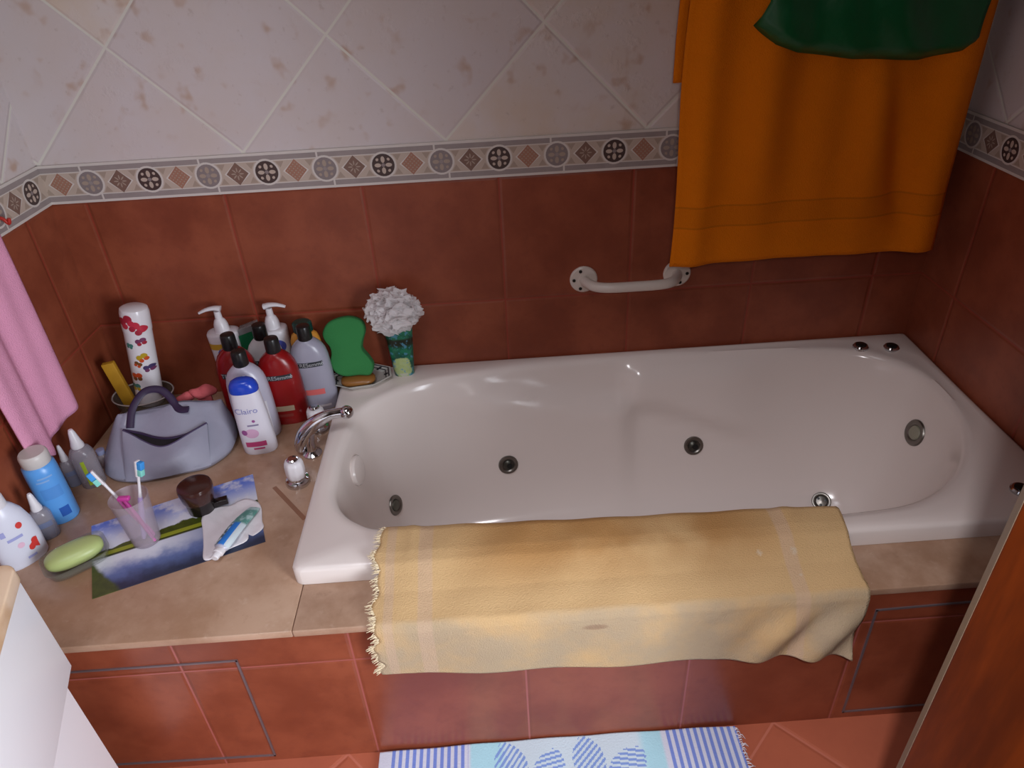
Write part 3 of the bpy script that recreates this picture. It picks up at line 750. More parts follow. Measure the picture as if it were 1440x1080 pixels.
low = [(0.118, -0.258, 0.0745), (0.138, -0.266, 0.066), (0.168, -0.279, 0.054), (0.194, -0.288, 0.0465), (0.214, -0.290, 0.0455), (0.235, -0.282, 0.049), (0.262, -0.262, 0.057), (0.292, -0.245, 0.0685)]
top_ = catmull([onbag(p, 0.003) for p in pip], 6); bot_ = catmull([onbag(p, 0.008) for p in low], 6)
MB().tube(top_, 0.0030, 8).build('pocket_piping', PURP, bag)
m = MB(); n_ = len(top_)
m.grid(lambda u, v: tuple((catmull_top(u))*(1-v)+(catmull_bot(u))*v), 20, 4) if False else None
for i in range(n_-1):
    a, b_, c_, d_ = top_[i], top_[i+1], bot_[i+1], bot_[i]
    m.add([a, b_, c_, d_], [[0, 1, 2, 3]])
m.build('pocket_opening', P('black pocket shade', (18, 16, 20), 0.7), bag, smooth=0)  # black sheet stands for the shade inside the open pocket
MB().tube(bot_, 0.0016, 6).build('pocket_hem', P('purple hem', (72, 60, 92), 0.5), bag)
# pocket front: a slack sheet below the opening
def pk(u, v):
    i = u*(n_-1); k0 = min(int(i), n_-2); t_ = i-k0
    p = bot_[k0]*(1-t_)+bot_[k0+1]*t_
    b0 = Vector((p.x*1.0, -0.112+0.012*(abs(u-0.5)*2)**2, 0.012)); q_ = p.lerp(b0, v); q_.y -= 0.010*sin(pi*v)*(1-(2*u-1)**4); q_.z += 0.004*sin(pi*v)
    return q_
MB().grid(pk, 36, 12).build('front_pocket', GREYF, bag, smooth=70)
hd = catmull([Mi @ Vector(p) for p in [(0.132, -0.256, 0.080), (0.132, -0.229, 0.103), (0.140, -0.209, 0.119), (0.154, -0.193, 0.131), (0.172, -0.187, 0.134), (0.192, -0.188, 0.130), (0.211, -0.199, 0.117), (0.224, -0.213, 0.104), (0.237, -0.224, 0.099), (0.256, -0.227, 0.100)]], 5)
MB().tube(hd, 0.0085, 12, sq=0.35, up=(0, -0.6, 1)).build('handle', PURP, bag)
MB().tube([Mi @ Vector(p) for p in [(0.126, -0.226, 0.102), (0.120, -0.245, 0.085), (0.114, -0.262, 0.066), (0.110, -0.274, 0.052)]], 0.0045, 10).build('side_piping', P('pale grey piping', (176, 176, 188), 0.4), bag)
for k, (x, y, z, rx, ry, rz_) in enumerate([(0.228, -0.168, 0.092, 0.020, 0.011, 0.014), (0.268, -0.160, 0.101, 0.030, 0.012, 0.016)]):
    m = MB().ell((0, 0, 0), (rx, ry, rz_), 24, 12)
    m.v = [(vx*(1+0.1*sin(vy*300)), vy*(1+0.12*sin(vx*200)), vz+0.003*sin(vx*160)) for vx, vy, vz in m.v]
    o = m.build('face_cloth', P('coral cloth', (196, 92, 96), 0.9, bump=(200, 0.5, 0.002)), smooth=70); o.location = (x, y, z); o.rotation_euler = (0, 0, 0.25)
    tag(o, ['small bit of coral cloth showing under the bag handle', 'larger bunch of coral cloth behind the right end of the bag'][k], 'cloth', 'coral cloths behind the bag')
    MB().prism([(-0.5*rx, -0.4*ry), (0.5*rx, -0.4*ry), (0.5*rx, 0.4*ry), (-0.5*rx, 0.4*ry)], -z, -rz_*0.5).build('fold', P('coral cloth', (196, 92, 96), 0.9), o)

# ------------------------------------------------------------------ left cluster
ct = thing('talc_bottle', 'sky blue bottle with a white cap under the pink towel', 'bottle', (0.043, -0.438, 0), radians(40))
bd = Body([(0, 0.027, 0.027, 2.2), (0.004, 0.0295, 0.0295, 2.2), (0.05, 0.0300, 0.0300, 2.2), (0.120, 0.0300, 0.0300, 2.2), (0.134, 0.0290, 0.0290, 2.2), (0.140, 0.0245, 0.0245, 2)])
bd.mesh(P('sky blue plastic', (92, 160, 230), 0.32), ct)
MB().lathe([(0.0250, 0.1385), (0.0262, 0.1405), (0.0262, 0.158), (0.0250, 0.1625), (0.023, 0.1650), (0.001, 0.1655)], 36).build('cap', P('cap grey white', (206, 200, 196), 0.4), ct)
PB = P('pale blue print', (136, 176, 226), 0.4); DB = P('deep blue print', (36, 90, 176), 0.4)
for z0, x0, x1 in ((0.116, -0.014, 0.012), (0.108, -0.018, 0.004)): bd.patch('label', PB, ct, x0, x1, z0, z0+0.0035)
bd.patch('label', P('mid blue print', (84, 146, 216), 0.4), ct, -0.018, 0.016, 0.066, 0.092)
bd.patch('label', DB, ct, -0.004, 0.014, 0.018, 0.040)

ww = thing('cream_bottle', 'plump white bottle with a red dot and red heart at the left edge', 'bottle', (0.028, -0.557, 0), radians(50))
bd = Body([(0, 0.036, 0.021, 2.4), (0.006, 0.040, 0.024, 2.4), (0.05, 0.0415, 0.025, 2.4), (0.085, 0.039, 0.0245, 2.3), (0.112, 0.032, 0.023, 2.2), (0.128, 0.023, 0.020, 2.1), (0.136, 0.0165, 0.0165, 2)])
bd.mesh(P('white blue plastic', (216, 218, 232), 0.32), ww)
MB().lathe([(0.0172, 0.135), (0.0175, 0.139), (0.0165, 0.156), (0.0130, 0.160), (0.001, 0.161)], 24).build('cap', WHITEP, ww)
RD = P('red print', (206, 58, 54), 0.4); LV = P('lavender print', (160, 164, 214), 0.4)
bd.patch('label', RD, ww, 0.006, 0.017, 0.086, 0.099, shape='disc', off=0.0007)
for a in (-1, 1): bd.patch('heart_print', RD, ww, 0.018+a*0.0038-0.0055, 0.018+a*0.0038+0.0055, 0.042+a*0.006-0.006, 0.042+a*0.006+0.006, shape='disc', off=0.0007+0.0001*a)
m = MB().add([bd.pt(bd.th_of_x(x, z), z, 0.0010) for x, z in ((0.009, 0.041), (0.027, 0.053), (0.026, 0.028))], [[0, 1, 2]]).build('heart_print', RD, ww, smooth=0)
bd.patch('label', LV, ww, -0.016, 0.010, 0.068, 0.074); bd.patch('label', LV, ww, 0.0, 0.016, 0.016, 0.021); bd.patch('label', P('pale pink print', (226, 186, 208), 0.4), ww, -0.006, 0.006, 0.046, 0.058, shape='disc')
bd.patch('label', LV, ww, -0.022, -0.014, 0.082, 0.094)

CLR = clear('cloudy plastic', (184, 180, 190), 0.42, 0.2)
def dropper(x, y, h, r, label, liquid=None, stripe=None, capf=0.36):
    t = thing('dropper_bottle', label, 'bottle', (x, y, 0), radians(35), 'small bottles with white nozzle caps')
    bh = h*(1-capf)
    bd = Body([(0, r*0.93, r*0.8, 2.4), (0.003, r, r*0.86, 2.4), (bh*0.8, r, r*0.86, 2.4), (bh*0.93, r*0.8, r*0.72, 2.2), (bh, r*0.45, r*0.45, 2)])
    bd.mesh(CLR, t)
    MB().lathe([(r*0.52, bh-0.001), (r*0.54, bh+0.004), (r*0.42, bh+h*capf*0.35), (r*0.28, h*0.95), (r*0.18, h), (0.0005, h+0.0005)], 20).build('nozzle_cap', WHITEP, t)
    if liquid: Body([(0.0015, r*0.9, r*0.76, 2.4), (bh*0.36, r*0.93, r*0.79, 2.4)]).mesh(P('liquid'+str(liquid), liquid, 0.2), t, 'liquid')
    if stripe: bd.patch('label', P('lime print', (176, 200, 50), 0.4), t, *stripe)
    if liquid: bd.patch('label', P('grey blue print', (110, 120, 150), 0.4), t, -r*0.7, r*0.7, bh*0.45, bh*0.62)
dropper(0.062, -0.338, 0.142, 0.0240, 'cloudy dropper bottle with lime stripe, biggest of the small bottles', stripe=(-0.010, -0.003, 0.010, 0.072), capf=0.30)
dropper(0.022, -0.338, 0.104, 0.0145, 'small dropper bottle with white cap touching the tip of the pink towel', (60, 90, 140))
dropper(0.026, -0.389, 0.096, 0.0115, 'slim dropper bottle with white cap tucked behind the sky blue bottle', (50, 90, 150))
dropper(0.043, -0.494, 0.108, 0.0185, 'dropper bottle with dark blue base between the sky blue and plump white bottles', (40, 64, 112))
t = thing('glass_vial', 'tiny clear vial beside the left corner of the grey bag', 'vial', (0.064, -0.282, 0))
MB().lathe([(0.010, 0), (0.011, 0.003), (0.011, 0.030), (0.007, 0.036)], 20).build('body', CLR, t)
MB().lathe([(0.0085, 0.035), (0.0088, 0.046), (0.001, 0.047)], 20).build('stopper', clear('blue grey plastic', (150, 156, 190), 0.75), t)

# ------------------------------------------------------------------ landscape print, things standing on it
kl = NT('landscape print'); o_, x_, y_, z_ = kl.obj()
u = kl.M('DIVIDE', x_, 0.308); v = kl.M('DIVIDE', y_, 0.215)
nz = kl.noise(o_, 22, 4, 0.6); nz2 = kl.noise(o_, 60, 3)
sky = kl.mix(kl.sm(v, 0.60, 0.98), S((222, 226, 238)), S((92, 122, 214)))
sky = kl.mix(kl.M('MULTIPLY', kl.sm(nz, 0.44, 0.62), 0.8), sky, S((226, 226, 236)))
wob = kl.M('MULTIPLY', kl.M('SUBTRACT', nz, 0.5), 0.16)
tree_l = kl.M('ADD', k_t if False else kl.M('ADD', 0.63, kl.M('MULTIPLY', kl.M('POWER', kl.M('ABSOLUTE', kl.M('SUBTRACT', u, 0.62)), 1.5), -0.18)), wob)
tree = kl.mix(nz2, S((34, 44, 18)), S((92, 104, 30)))
ymid = kl.M('ADD', 0.50, kl.M('MULTIPLY', u, 0.045))
lake_d = kl.M('ADD', v, kl.M('MULTIPLY', kl.M('SUBTRACT', nz, 0.5), 0.25))
lake = kl.mix(kl.sm(lake_d, 0.02, 0.27), S((46, 52, 74)), S((104, 122, 176)))
lake = kl.mix(kl.M('MULTIPLY', kl.sm(lake_d, 0.20, 0.40), kl.sm(u, 0.9, 0.3)), lake, S((226, 228, 238)))
c = kl.mix(kl.sm(v, 0.455, 0.47), lake, S((60, 66, 26)))
c = kl.mix(kl.M('MULTIPLY', kl.sm(v, 0.485, 0.495), kl.sm(v, 0.545, 0.535)), c, S((150, 156, 44)))
c = kl.mix(kl.sm(v, 0.545, 0.552), c, tree)
c = kl.mix(kl.sm(kl.M('SUBTRACT', v, tree_l), 0.0, 0.015), c, sky)
corner = kl.M('ADD', kl.M('ADD', kl.M('MULTIPLY', u, 2.6), kl.M('MULTIPLY', v, 0.9)), wob)
c = kl.mix(kl.M('MULTIPLY', kl.sm(corner, 0.42, 0.34), kl.sm(v, 0.5, 0.45)), c, kl.mix(nz2, S((44, 54, 30)), S((96, 104, 50))))
kl.base(c, 0.3, 0, 0.4)
pr = MB().add([(0, 0, 0), (0.303, 0.001, 0), (0.309, 0.222, 0), (-0.008, 0.209, 0), (0, 0, 0.0014), (0.303, 0.001, 0.0014), (0.309, 0.222, 0.0014), (-0.008, 0.209, 0.0014)],
              [[3, 2, 1, 0], [4, 5, 6, 7], [0, 1, 5, 4], [1, 2, 6, 5], [2, 3, 7, 6], [3, 0, 4, 7]]).build('placemat', kl.m, smooth=0)
pr.location = (0.201, -0.669, 0.0002); pr.rotation_euler = (0, 0, radians(21.8)); tag(pr, 'flat lake-and-sky landscape print lying on the ledge under the tumbler', 'placemat')
ZP = 0.0018
# frosted tumbler with brushes
tu = thing('tumbler', 'frosted pinkish tumbler holding toothbrushes on the landscape print', 'tumbler', (0.247, -0.530, ZP))
MB().lathe([(0.0235, 0), (0.0255, 0.003), (0.0290, 0.050), (0.0345, 0.1085), (0.0350, 0.112), (0.0342, 0.1125), (0.0328, 0.1085), (0.0275, 0.050), (0.0240, 0.006), (0.001, 0.005)], 40).build('cup', clear('frosted plastic', (206, 190, 198), 0.29, 0.35), tu)
PKB = P('pink brush plastic', (224, 110, 186), 0.3); LIL = P('lilac brush plastic', (196, 176, 220), 0.3); BRI = P('blue bristles', (60, 150, 226), 0.7); MINT = P('mint bristles', (130, 210, 200), 0.7); PINKG = P('deep pink grip', (206, 70, 160), 0.35)
def brush(a, b, side, label, grip):
    t = thing('toothbrush', label, 'toothbrush', (0, 0, 0), group='toothbrushes in the tumbler')
    a, b = Vector(a), Vector(b); d = (b-a).normalized(); side = Vector(side); side = (side-d*side.dot(d)).normalized(); w = d.cross(side)
    L = (b-a).length
    pts = [a+d*L*f for f in (0, 0.02, 0.1, 0.3, 0.5, 0.55)]
    MB().tube(pts, [0.002, 0.0042, 0.0052, 0.0055, 0.0048, 0.0040], 12).build('grip', grip, t)
    pts = [a+d*L*f for f in (0.53, 0.62, 0.75, 0.82)]
    MB().tube(pts, [0.0038, 0.0030, 0.0026, 0.0032], 12).build('neck', WHITEP, t)
    def obox(c0, c1, hw, t0, t1, mat, nm):
        vs = []
        for c_ in (c0, c1):
            for (sw, st) in ((-hw, t0), (hw, t0), (hw, t1), (-hw, t1)): vs.append(c_+w*sw+side*st)
        MB().add(vs, [[0, 1, 2, 3], [7, 6, 5, 4], [0, 4, 5, 1], [1, 5, 6, 2], [2, 6, 7, 3], [3, 7, 4, 0]]).build(nm, mat, t, bevel=0.0012)
    obox(a+d*L*0.81, b, 0.0055, -0.0025, 0.0025, WHITEP, 'head')
    obox(a+d*L*0.905, b-d*0.001, 0.0050, 0.0022, 0.0120, BRI, 'bristles')
    obox(a+d*L*0.825, a+d*L*0.902, 0.0050, 0.0022, 0.0115, MINT, 'bristles')
brush((0.262, -0.527, 0.010), (0.192, -0.514, 0.168), (-1, -0.6, -0.2), 'toothbrush with pink grip, blue bristles facing left', PKB)
brush((0.246, -0.536, 0.012), (0.277, -0.508, 0.180), (1, -0.35, 0), 'toothbrush with lilac grip, standing upright on the right of the tumbler', LIL)
t = thing('pink_razor', 'short deep pink handle poking just above the tumbler rim', 'razor', (0, 0, 0))
MB().tube([(0.268, -0.541, 0.010), (0.252, -0.535, 0.066), (0.238, -0.532, 0.112)], [0.003, 0.0042, 0.0036], 12).build('handle', PINKG, t)
MB().box((0.229, -0.538, 0.109), (0.251, -0.528, 0.117)).build('head', PINKG, t, bevel=0.002)
# round brown jar
ja = thing('brown_jar', 'round dark brown jar with a short black side stub on the landscape print', 'jar', (0.330, -0.451, ZP), radians(20))
MB().lathe([(0.0245, 0), (0.0262, 0.003), (0.0282, 0.030)], 36).build('base', P('black brown plastic', (24, 16, 16), 0.2), ja)
MB().lathe([(0.0290, 0.029), (0.0310, 0.034), (0.0338, 0.054), (0.0342, 0.060), (0.0325, 0.0655), (0.028, 0.068), (0.001, 0.0685)], 40).build('lid', P('dark brown gloss', (62, 34, 29), 0.18), ja)
MB().box((0.022, -0.012, 0.004), (0.051, 0.004, 0.016)).build('stub', P('black brown plastic', (24, 16, 16), 0.2), ja, bevel=0.0015)
# tissue under the toothpaste
outl = [(0.337, -0.478), (0.352, -0.452), (0.385, -0.446), (0.410, -0.430), (0.437, -0.440), (0.452, -0.462), (0.462, -0.498), (0.470, -0.520), (0.455, -0.540), (0.444, -0.532), (0.446, -0.553), (0.415, -0.573), (0.395, -0.592), (0.376, -0.594), (0.364, -0.556), (0.350, -0.515)]
cxx = sum(p[0] for p in outl)/len(outl); cyy = sum(p[1] for p in outl)/len(outl)
oc = [Vector((p.x, p.y, 0)) for p in catmull([(x, y, 0) for x, y in outl], 4, True)]
m = MB(); n_ = len(oc); rg = []
rnd = random.Random(5); ph = [rnd.uniform(0, 6) for _ in range(6)]
for s_ in (1.0, 0.94, 0.85, 0.7, 0.5, 0.3, 0.12):
    r_ = []
    for p in oc:
        x, y = cxx+(p.x-cxx)*s_, cyy+(p.y-cyy)*s_
        h = 0.0016+0.0014*(sin(x*150+ph[0])*sin(y*120+ph[1])+sin((x+y)*210+ph[2])*0.5)*(1.0 if s_ < 1 else 0.2)
        r_.append(Vector((x, y, ZP+max(0.0007, h))))
    rg.append(r_)
ti = m.loft(rg, True, False, True).build('paper_tissue', P('white paper', (236, 230, 234), 0.85, bump=(70, 0.4, 0.003)), smooth=70, solid=0.0006); tag(ti, 'crumpled white tissue under the toothpaste tube', 'tissue')
# toothpaste
ktp = NT('toothpaste print'); o_, x_, y_, z_ = ktp.obj()
c = ktp.mix(ktp.sm(ktp.M('ABSOLUTE', ktp.M('SUBTRACT', y_, -0.001)), 0.0068, 0.0062), S((206, 220, 226)), S((44, 126, 214)))
c = ktp.mix(ktp.M('MULTIPLY', ktp.sm(y_, 0.0045, 0.0055), ktp.sm(ktp.noise(o_, 130, 3), 0.42, 0.52)), c, S((86, 106, 116)))
c = ktp.mix(ktp.sm(x_, 0.088, 0.096), c, ktp.mix(ktp.sm(ktp.noise(o_, 60, 3), 0.42, 0.6), S((92, 150, 140)), S((176, 206, 204))))
c = ktp.mix(ktp.M('MULTIPLY', ktp.sm(x_, 0.028, 0.024), 1.0), c, S((190, 190, 206)))
ktp.base(c, 0.28)
tp = thing('toothpaste_tube', 'half-used toothpaste tube with blue and green print lying on the tissue', 'toothpaste', (0.402, -0.604, ZP+0.003), radians(78))
rg = []
for x, w_, h_ in ((0.022, 0.0095, 0.0095), (0.028, 0.0145, 0.0105), (0.05, 0.0155, 0.0095), (0.08, 0.0160, 0.0078), (0.11, 0.0155, 0.0055), (0.135, 0.0135, 0.0030), (0.147, 0.0110, 0.0012)):
    rg.append([Vector((x, w_*cos(2*pi*i/28)+0.012*smoothstep(0.08, 0.15, x)*-0.6, h_+h_*sin(2*pi*i/28))) for i in range(28)])
MB().loft(rg).build('tube', ktp.m, tp, smooth=50)
rg = []
for x, r in ((0.0, 0.0062), (0.001, 0.0072), (0.012, 0.0080), (0.013, 0.0105), (0.022, 0.0108), (0.0235, 0.0095)):
    rg.append([Vector((x, r*cos(2*pi*i/28), 0.0095+r*0.85*sin(2*pi*i/28))) for i in range(28)])
MB().loft(rg).build('cap', WHITEP, tp, smooth=40)
# clear soap dish and green soap
sd = thing('soap_dish', 'clear rectangular plastic soap dish at the left end of the landscape print', 'soap dish', (0.134, -0.574, 0), radians(38.5))
def rr_(hx, hy, z, n=4.5): return [sup(hx, hy, n, 2*pi*i/48, (0, 0), z) for i in range(48)]
MB().loft([rr_(0.046, 0.033, 0.0003), rr_(0.049, 0.036, 0.003), rr_(0.0555, 0.041, 0.021), rr_(0.0568, 0.0422, 0.0225), rr_(0.0552, 0.0405, 0.0228), rr_(0.053, 0.0385, 0.020), rr_(0.046, 0.033, 0.005), rr_(0.02, 0.015, 0.0045)]).build('dish', clear('clear acrylic', (150, 152, 138), 0.22, 0.05), sd, smooth=50)
so = MB().ell((0, 0, 0), (0.0505, 0.0270, 0.0175), 36, 14, n=2.5).build('soap_bar', P('pale green soap', (176, 190, 122), 0.4), smooth=70)
so.location = (0.134, -0.574, 0.0235); so.rotation_euler = (radians(4), 0, radians(36)); tag(so, 'pale green soap bar in the clear dish', 'soap')

# ------------------------------------------------------------------ towels
def terry(name, c, var=0.12, extra=None, rough=0.95):
    k = NT(name); o, x, y, z = k.obj(); col = S(c)
    col = k.mix(k.noise(o, 9, 4, 0.6), tuple(v*(1-var*2) for v in col[:3])+(1,), col)
    if extra: col = extra(k, o, x, y, z, col)
    k.base(col, rough, 0, 0.2); k.bump(k.noise(o, 420, 2, 0.7), 0.75, 0.003)
    return k.m
def orange_extra(k, o, x, y, z, col):
    band = k.M('MULTIPLY', k.sm(z, 0.405, 0.409), k.sm(z, 0.449, 0.445))
    col = k.mix(k.M('MULTIPLY', band, 0.12), col, S((150, 84, 14)))
    e = k.M('ADD', k.sm(k.M('ABSOLUTE', k.M('SUBTRACT', z, 0.405)), 0.003, 0.001), k.sm(k.M('ABSOLUTE', k.M('SUBTRACT', z, 0.449)), 0.003, 0.001))
    return k.mix(k.M('MULTIPLY', e, 0.28), col, S((120, 60, 8)))
ORT = terry('orange terry', (238, 128, 6), 0.05, orange_extra)
RZ, RY = 1.10, -0.080
def orange(u, v):
    # v: along the cloth from the front hem, over the rail, to the back hem
    Lf, Lb = RZ-0.321, RZ-0.690; arc = pi*0.026; Lt = Lf+arc+Lb; s = v*Lt
    fx = 0.011*sin(u*15+0.6)+0.007*sin(u*31+1.7)
    if s < Lf:
        z = 0.321+s; k = s/Lf
        x = 1.352+(1.918-1.352)*u+0.016*(1-k)*(u-0.5)+0.004*(1-u)*sin(k*9)
        y = RY-0.026+fx*(0.18+0.7*smoothstep(0.0, 0.35, k)*(1-abs(k-0.45)))-0.006*smoothstep(0.2, 0.0, k)
        y += 0.016*math.exp(-((u-0.86+0.35*(k-0.1))/0.05)**2)*smoothstep(0.0, 0.15, k)*(1-smoothstep(0.6, 0.8, k))
        y -= 0.020*math.exp(-((u-0.95)/0.06)**2)+0.012*math.exp(-((u-0.08)/0.05)**2)
        z += (0.003*sin(u*4.5+0.5)+0.010*(u-0.5))*(1-k)
    elif s < Lf+arc:
        a = (s-Lf)/0.026; x = 1.350+(1.912-1.350)*u; y = RY-0.026*cos(a)+fx*0.3*(1-a/pi); z = RZ+0.026*sin(a)
    else:
        k = (s-Lf-arc); z = RZ-k; x = 1.350-0.012*min(1, k*3)+(1.912-1.350)*u+0.0; y = RY+0.026+0.004*sin(u*12)
    return (x, y, z)
ot = MB().grid(orange, 64, 110).build('bath_towel', ORT, smooth=80, recalc=False, solid=0.006); tag(ot, 'long orange bath towel hanging over the far right end of the bath', 'towel')
rail = thing('towel_rail', 'chrome towel rail high on the wall carrying the orange towel', 'towel rail', (0, 0, 0))
MB().tube([(1.26, RY, RZ), (1.97, RY, RZ)], 0.011, 16).build('bar', CHROME, rail)
for x in (1.27, 1.96):
    MB().tube([(x, RY, RZ), (x, -0.004, RZ)], 0.009, 12).build('bracket', CHROME, rail)
    MB().tube([(x, -0.008, RZ), (x, -0.0005, RZ)], 0.022, 20).build('wall_plate', CHROME, rail)
# green cloth over the orange towel
GRC = NT('dark green fabric'); o_, x_, y_, z_ = GRC.obj()
GRC.base(GRC.mix(GRC.noise(o_, 14, 4), S((0, 76, 38)), S((4, 98, 52))), 0.38, 0, 0.45); GRC.bump(GRC.noise(o_, 26, 3, 0.5), 0.35, 0.008)
botz = [(0, 0.795), (0.03, 0.783), (0.10, 0.762), (0.20, 0.746), (0.46, 0.728), (0.76, 0.720), (0.95, 0.731), (1.0, 0.737)]
def green(u, v):
    zb = lerp_tab(botz, u); Lf = RZ+0.012-zb; s = v*(Lf+pi*0.052+0.25)
    x0 = lerp_tab([(0.735, 1.468), (0.795, 1.466), (0.835, 1.482), (1.12, 1.474)], zb+min(s, Lf))
    x = x0+(1.892-x0)*u
    if s < Lf:
        k = s/Lf; z = zb+s
        y = RY-0.054-0.022*sin(pi*min(1, k*2.2))*sin(pi*(0.08+0.84*u))-0.007*sin(u*11+k*7)*sin(k*5+0.4)-0.004*sin(u*25+z*30)
        y += 0.016*smoothstep(0.05, 0.0, k)
    elif s < Lf+pi*0.052:
        a = (s-Lf)/0.052; y = RY-0.052*cos(a); z = RZ+0.012+0.052*sin(a)
    else:
        z = RZ+0.012-(s-Lf-pi*0.052); y = RY+0.052
    return (x, y, z)
gc = MB().grid(green, 50, 90).build('green_cloth', GRC.m, smooth=80, recalc=False, solid=0.004); tag(gc, 'shiny dark green cloth slung over the orange towel', 'cloth')
# pink towel on the left wall
PKT = terry('pink terry', (242, 168, 200), 0.10)
def pinkf(u, v):
    # u from the right-hand edge (far) to the left-hand edge (near), v from hem to top
    hem = [(0, 0.140), (0.22, 0.134), (0.50, 0.120), (0.70, 0.102), (0.86, 0.124), (1.0, 0.150)]
    yb = lerp_tab([(0, -0.240), (0.3, -0.296), (0.72, -0.372), (1.0, -0.424)], u)
    zb = lerp_tab(hem, u); z = zb+(0.782-zb)*v
    y = yb-0.01*v*0-0.02*v*u
    x = 0.024+0.010*sin(u*8.5+0.8)*(1-0.4*v)+0.003*sin(u*21+v*3)-0.004*smoothstep(0.7, 1.0, u)
    return (x-0.045*0.3*0-0.012, y, z)
pt_ = MB().grid(pinkf, 48, 70).build('hand_towel', PKT, smooth=80, recalc=False, solid=0.007); pt_.location = (0.010, 0, 0); tag(pt_, 'pink hand towel hanging on the left wall', 'towel')
tb = thing('towel_bar', 'slim chrome bar on the left wall that carries the pink towel', 'towel bar', (0, 0, 0))
MB().tube([(0.030, -0.18, 0.784), (0.018, -0.50, 0.784)], 0.006, 14).build('bar', CHROME, tb)
for yy in (-0.19, -0.49):
    MB().tube([(0.0045+0.0419*yy, yy, 0.784), (0.030+0.012*(yy+0.18)/0.32, yy, 0.784)], 0.007, 12).build('bracket', CHROME, tb)
hk = thing('wall_hook', 'small red hook on the border tiles above the pink towel', 'hook', (-0.0046, -0.185, 0.545))
MB().lathe([(0.012, 0), (0.012, 0.004), (0.009, 0.006)], 20).build('plate', P('red plastic', (190, 50, 40), 0.35), hk).rotation_euler = (0, pi/2, 0)
MB().tube(catmull([(0.004, 0, 0.0), (0.018, 0, -0.004), (0.026, 0, -0.014), (0.030, 0, -0.004)], 5), 0.0035, 10).build('peg', P('red plastic', (190, 50, 40), 0.35), hk)

# ------------------------------------------------------------------ beige bath mat over the rim
def beige_extra(k, o, x, y, z, col):
    st = k.M('MULTIPLY', k.M('MULTIPLY', k.sm(x, 0.78, 0.98), k.sm(x, 1.52, 1.30)), k.M('MULTIPLY', k.sm(y, -0.765, -0.66), k.sm(k.noise(o, 6, 3), 0.2, 0.62)))
    col = k.mix(k.M('MULTIPLY', st, 0.85), col, S((174, 126, 72)))
    dirt_shade = k.M('MULTIPLY', k.sm(y, -0.768, -0.782), k.sm(k.noise(o, 8, 4), 0.30, 0.62))  # greyish dirt on the front drop, deepened to counter strong light there
    col = k.mix(k.M('MULTIPLY', dirt_shade, 0.75), col, S((178, 162, 138)))
    for xc, hw in ((0.800, 0.0125), (1.437, 0.0125), (0.738, 0.008)):
        s_ = k.sm(k.M('ABSOLUTE', k.M('SUBTRACT', x, xc)), hw+0.002, hw-0.002)
        col = k.mix(k.M('MULTIPLY', s_, 0.55), col, S((206, 176, 150)))
    for xc, yc, r in ((1.385, -0.700, 0.008), (1.445, -0.702, 0.010), (1.445, -0.742, 0.005)):
        d = k.M('ADD', k.M('POWER', k.M('DIVIDE', k.M('SUBTRACT', x, xc), r), 2.0), k.M('POWER', k.M('DIVIDE', k.M('SUBTRACT', y, yc), r), 2.0))
        col = k.mix(k.M('MULTIPLY', k.sm(k.M('ADD', d, k.M('MULTIPLY', k.noise(o, 260, 2), 1.4)), 1.3, 0.5), 0.75), col, S((214, 200, 176)))
    d = k.M('ADD', k.M('POWER', k.M('DIVIDE', k.M('SUBTRACT', x, 1.085), 0.024), 2.0), k.M('POWER', k.M('DIVIDE', k.M('ADD', z, 0.024), 0.007), 2.0))
    col = k.mix(k.M('MULTIPLY', k.sm(d, 1.2, 0.2), 0.5), col, S((140, 104, 84)))
    return col
BEI = terry('beige terry', (218, 182, 132), 0.05, beige_extra)
prof = [(0.0, -0.583, 0.030), (0.03, -0.588, 0.044), (0.06, -0.602, 0.0485), (0.20, -0.655, 0.0480), (0.26, -0.676, 0.0440), (0.32, -0.694, 0.0330), (0.40, -0.722, 0.0190), (0.50, -0.758, 0.0095), (0.55, -0.7755, 0.0060), (0.585, -0.7825, -0.006), (0.64, -0.7840, -0.03), (1.0, -0.7840, -0.13)]
MX0, MX1 = 0.716, 1.540
def beige(u, v):
    for a, b_ in zip(prof, prof[1:]):
        if v <= b_[0]:
            t_ = (v-a[0])/(b_[0]-a[0]); y = a[1]+(b_[1]-a[1])*t_; z = a[2]+(b_[2]-a[2])*t_; break
    sh = lerp_tab([(0, 0.0), (0.5, -0.018), (0.9, -0.026), (1.0, -0.036)], u)
    if v < 0.2: y += sh*(1-v/0.2)*0.9
    x = MX0+(MX1-MX0)*u
    x += (1-v)*0.014*smoothstep(0.9, 1, u)+0.004*sin(v*14)*smoothstep(0.9, 1, u)*(1 if v > 0.5 else 0.4)
    x += (0.004*sin(v*23)+0.003*sin(v*51))*smoothstep(0.06, 0, u)
    if v > 0.585:
        zb = lerp_tab([(0, -0.106), (0.06, -0.112), (0.4, -0.127), (0.8, -0.134), (0.88, -0.130), (0.97, -0.146), (1.0, -0.150)], u)
        z = -0.006+(zb+0.006)*(v-0.585)/0.415
        w = smoothstep(0.585, 0.8, v)
        y -= w*(0.006*(0.5+0.5*sin(u*22+v*3))+0.022*smoothstep(0.66, 0.95, u)*(0.5+0.5*sin(u*52+v*11)))
    else:
        z += 0.0012*sin(u*40+v*13)+0.004*math.exp(-((u-0.90)/0.02)**2)*smoothstep(0.3, 0.0, v)+0.003*math.exp(-((u-0.07)/0.012)**2)*smoothstep(0.4, 0.1, v)
    return (x, y, z)
bmat = thing('bath_mat', 'beige terry bath mat draped over the front rim of the bath', 'bath mat', (0, 0, 0))
MB().grid(beige, 150, 110).build('mat_cloth', BEI, bmat, smooth=80, recalc=False, solid=0.006)
rnd = random.Random(11); m = MB()
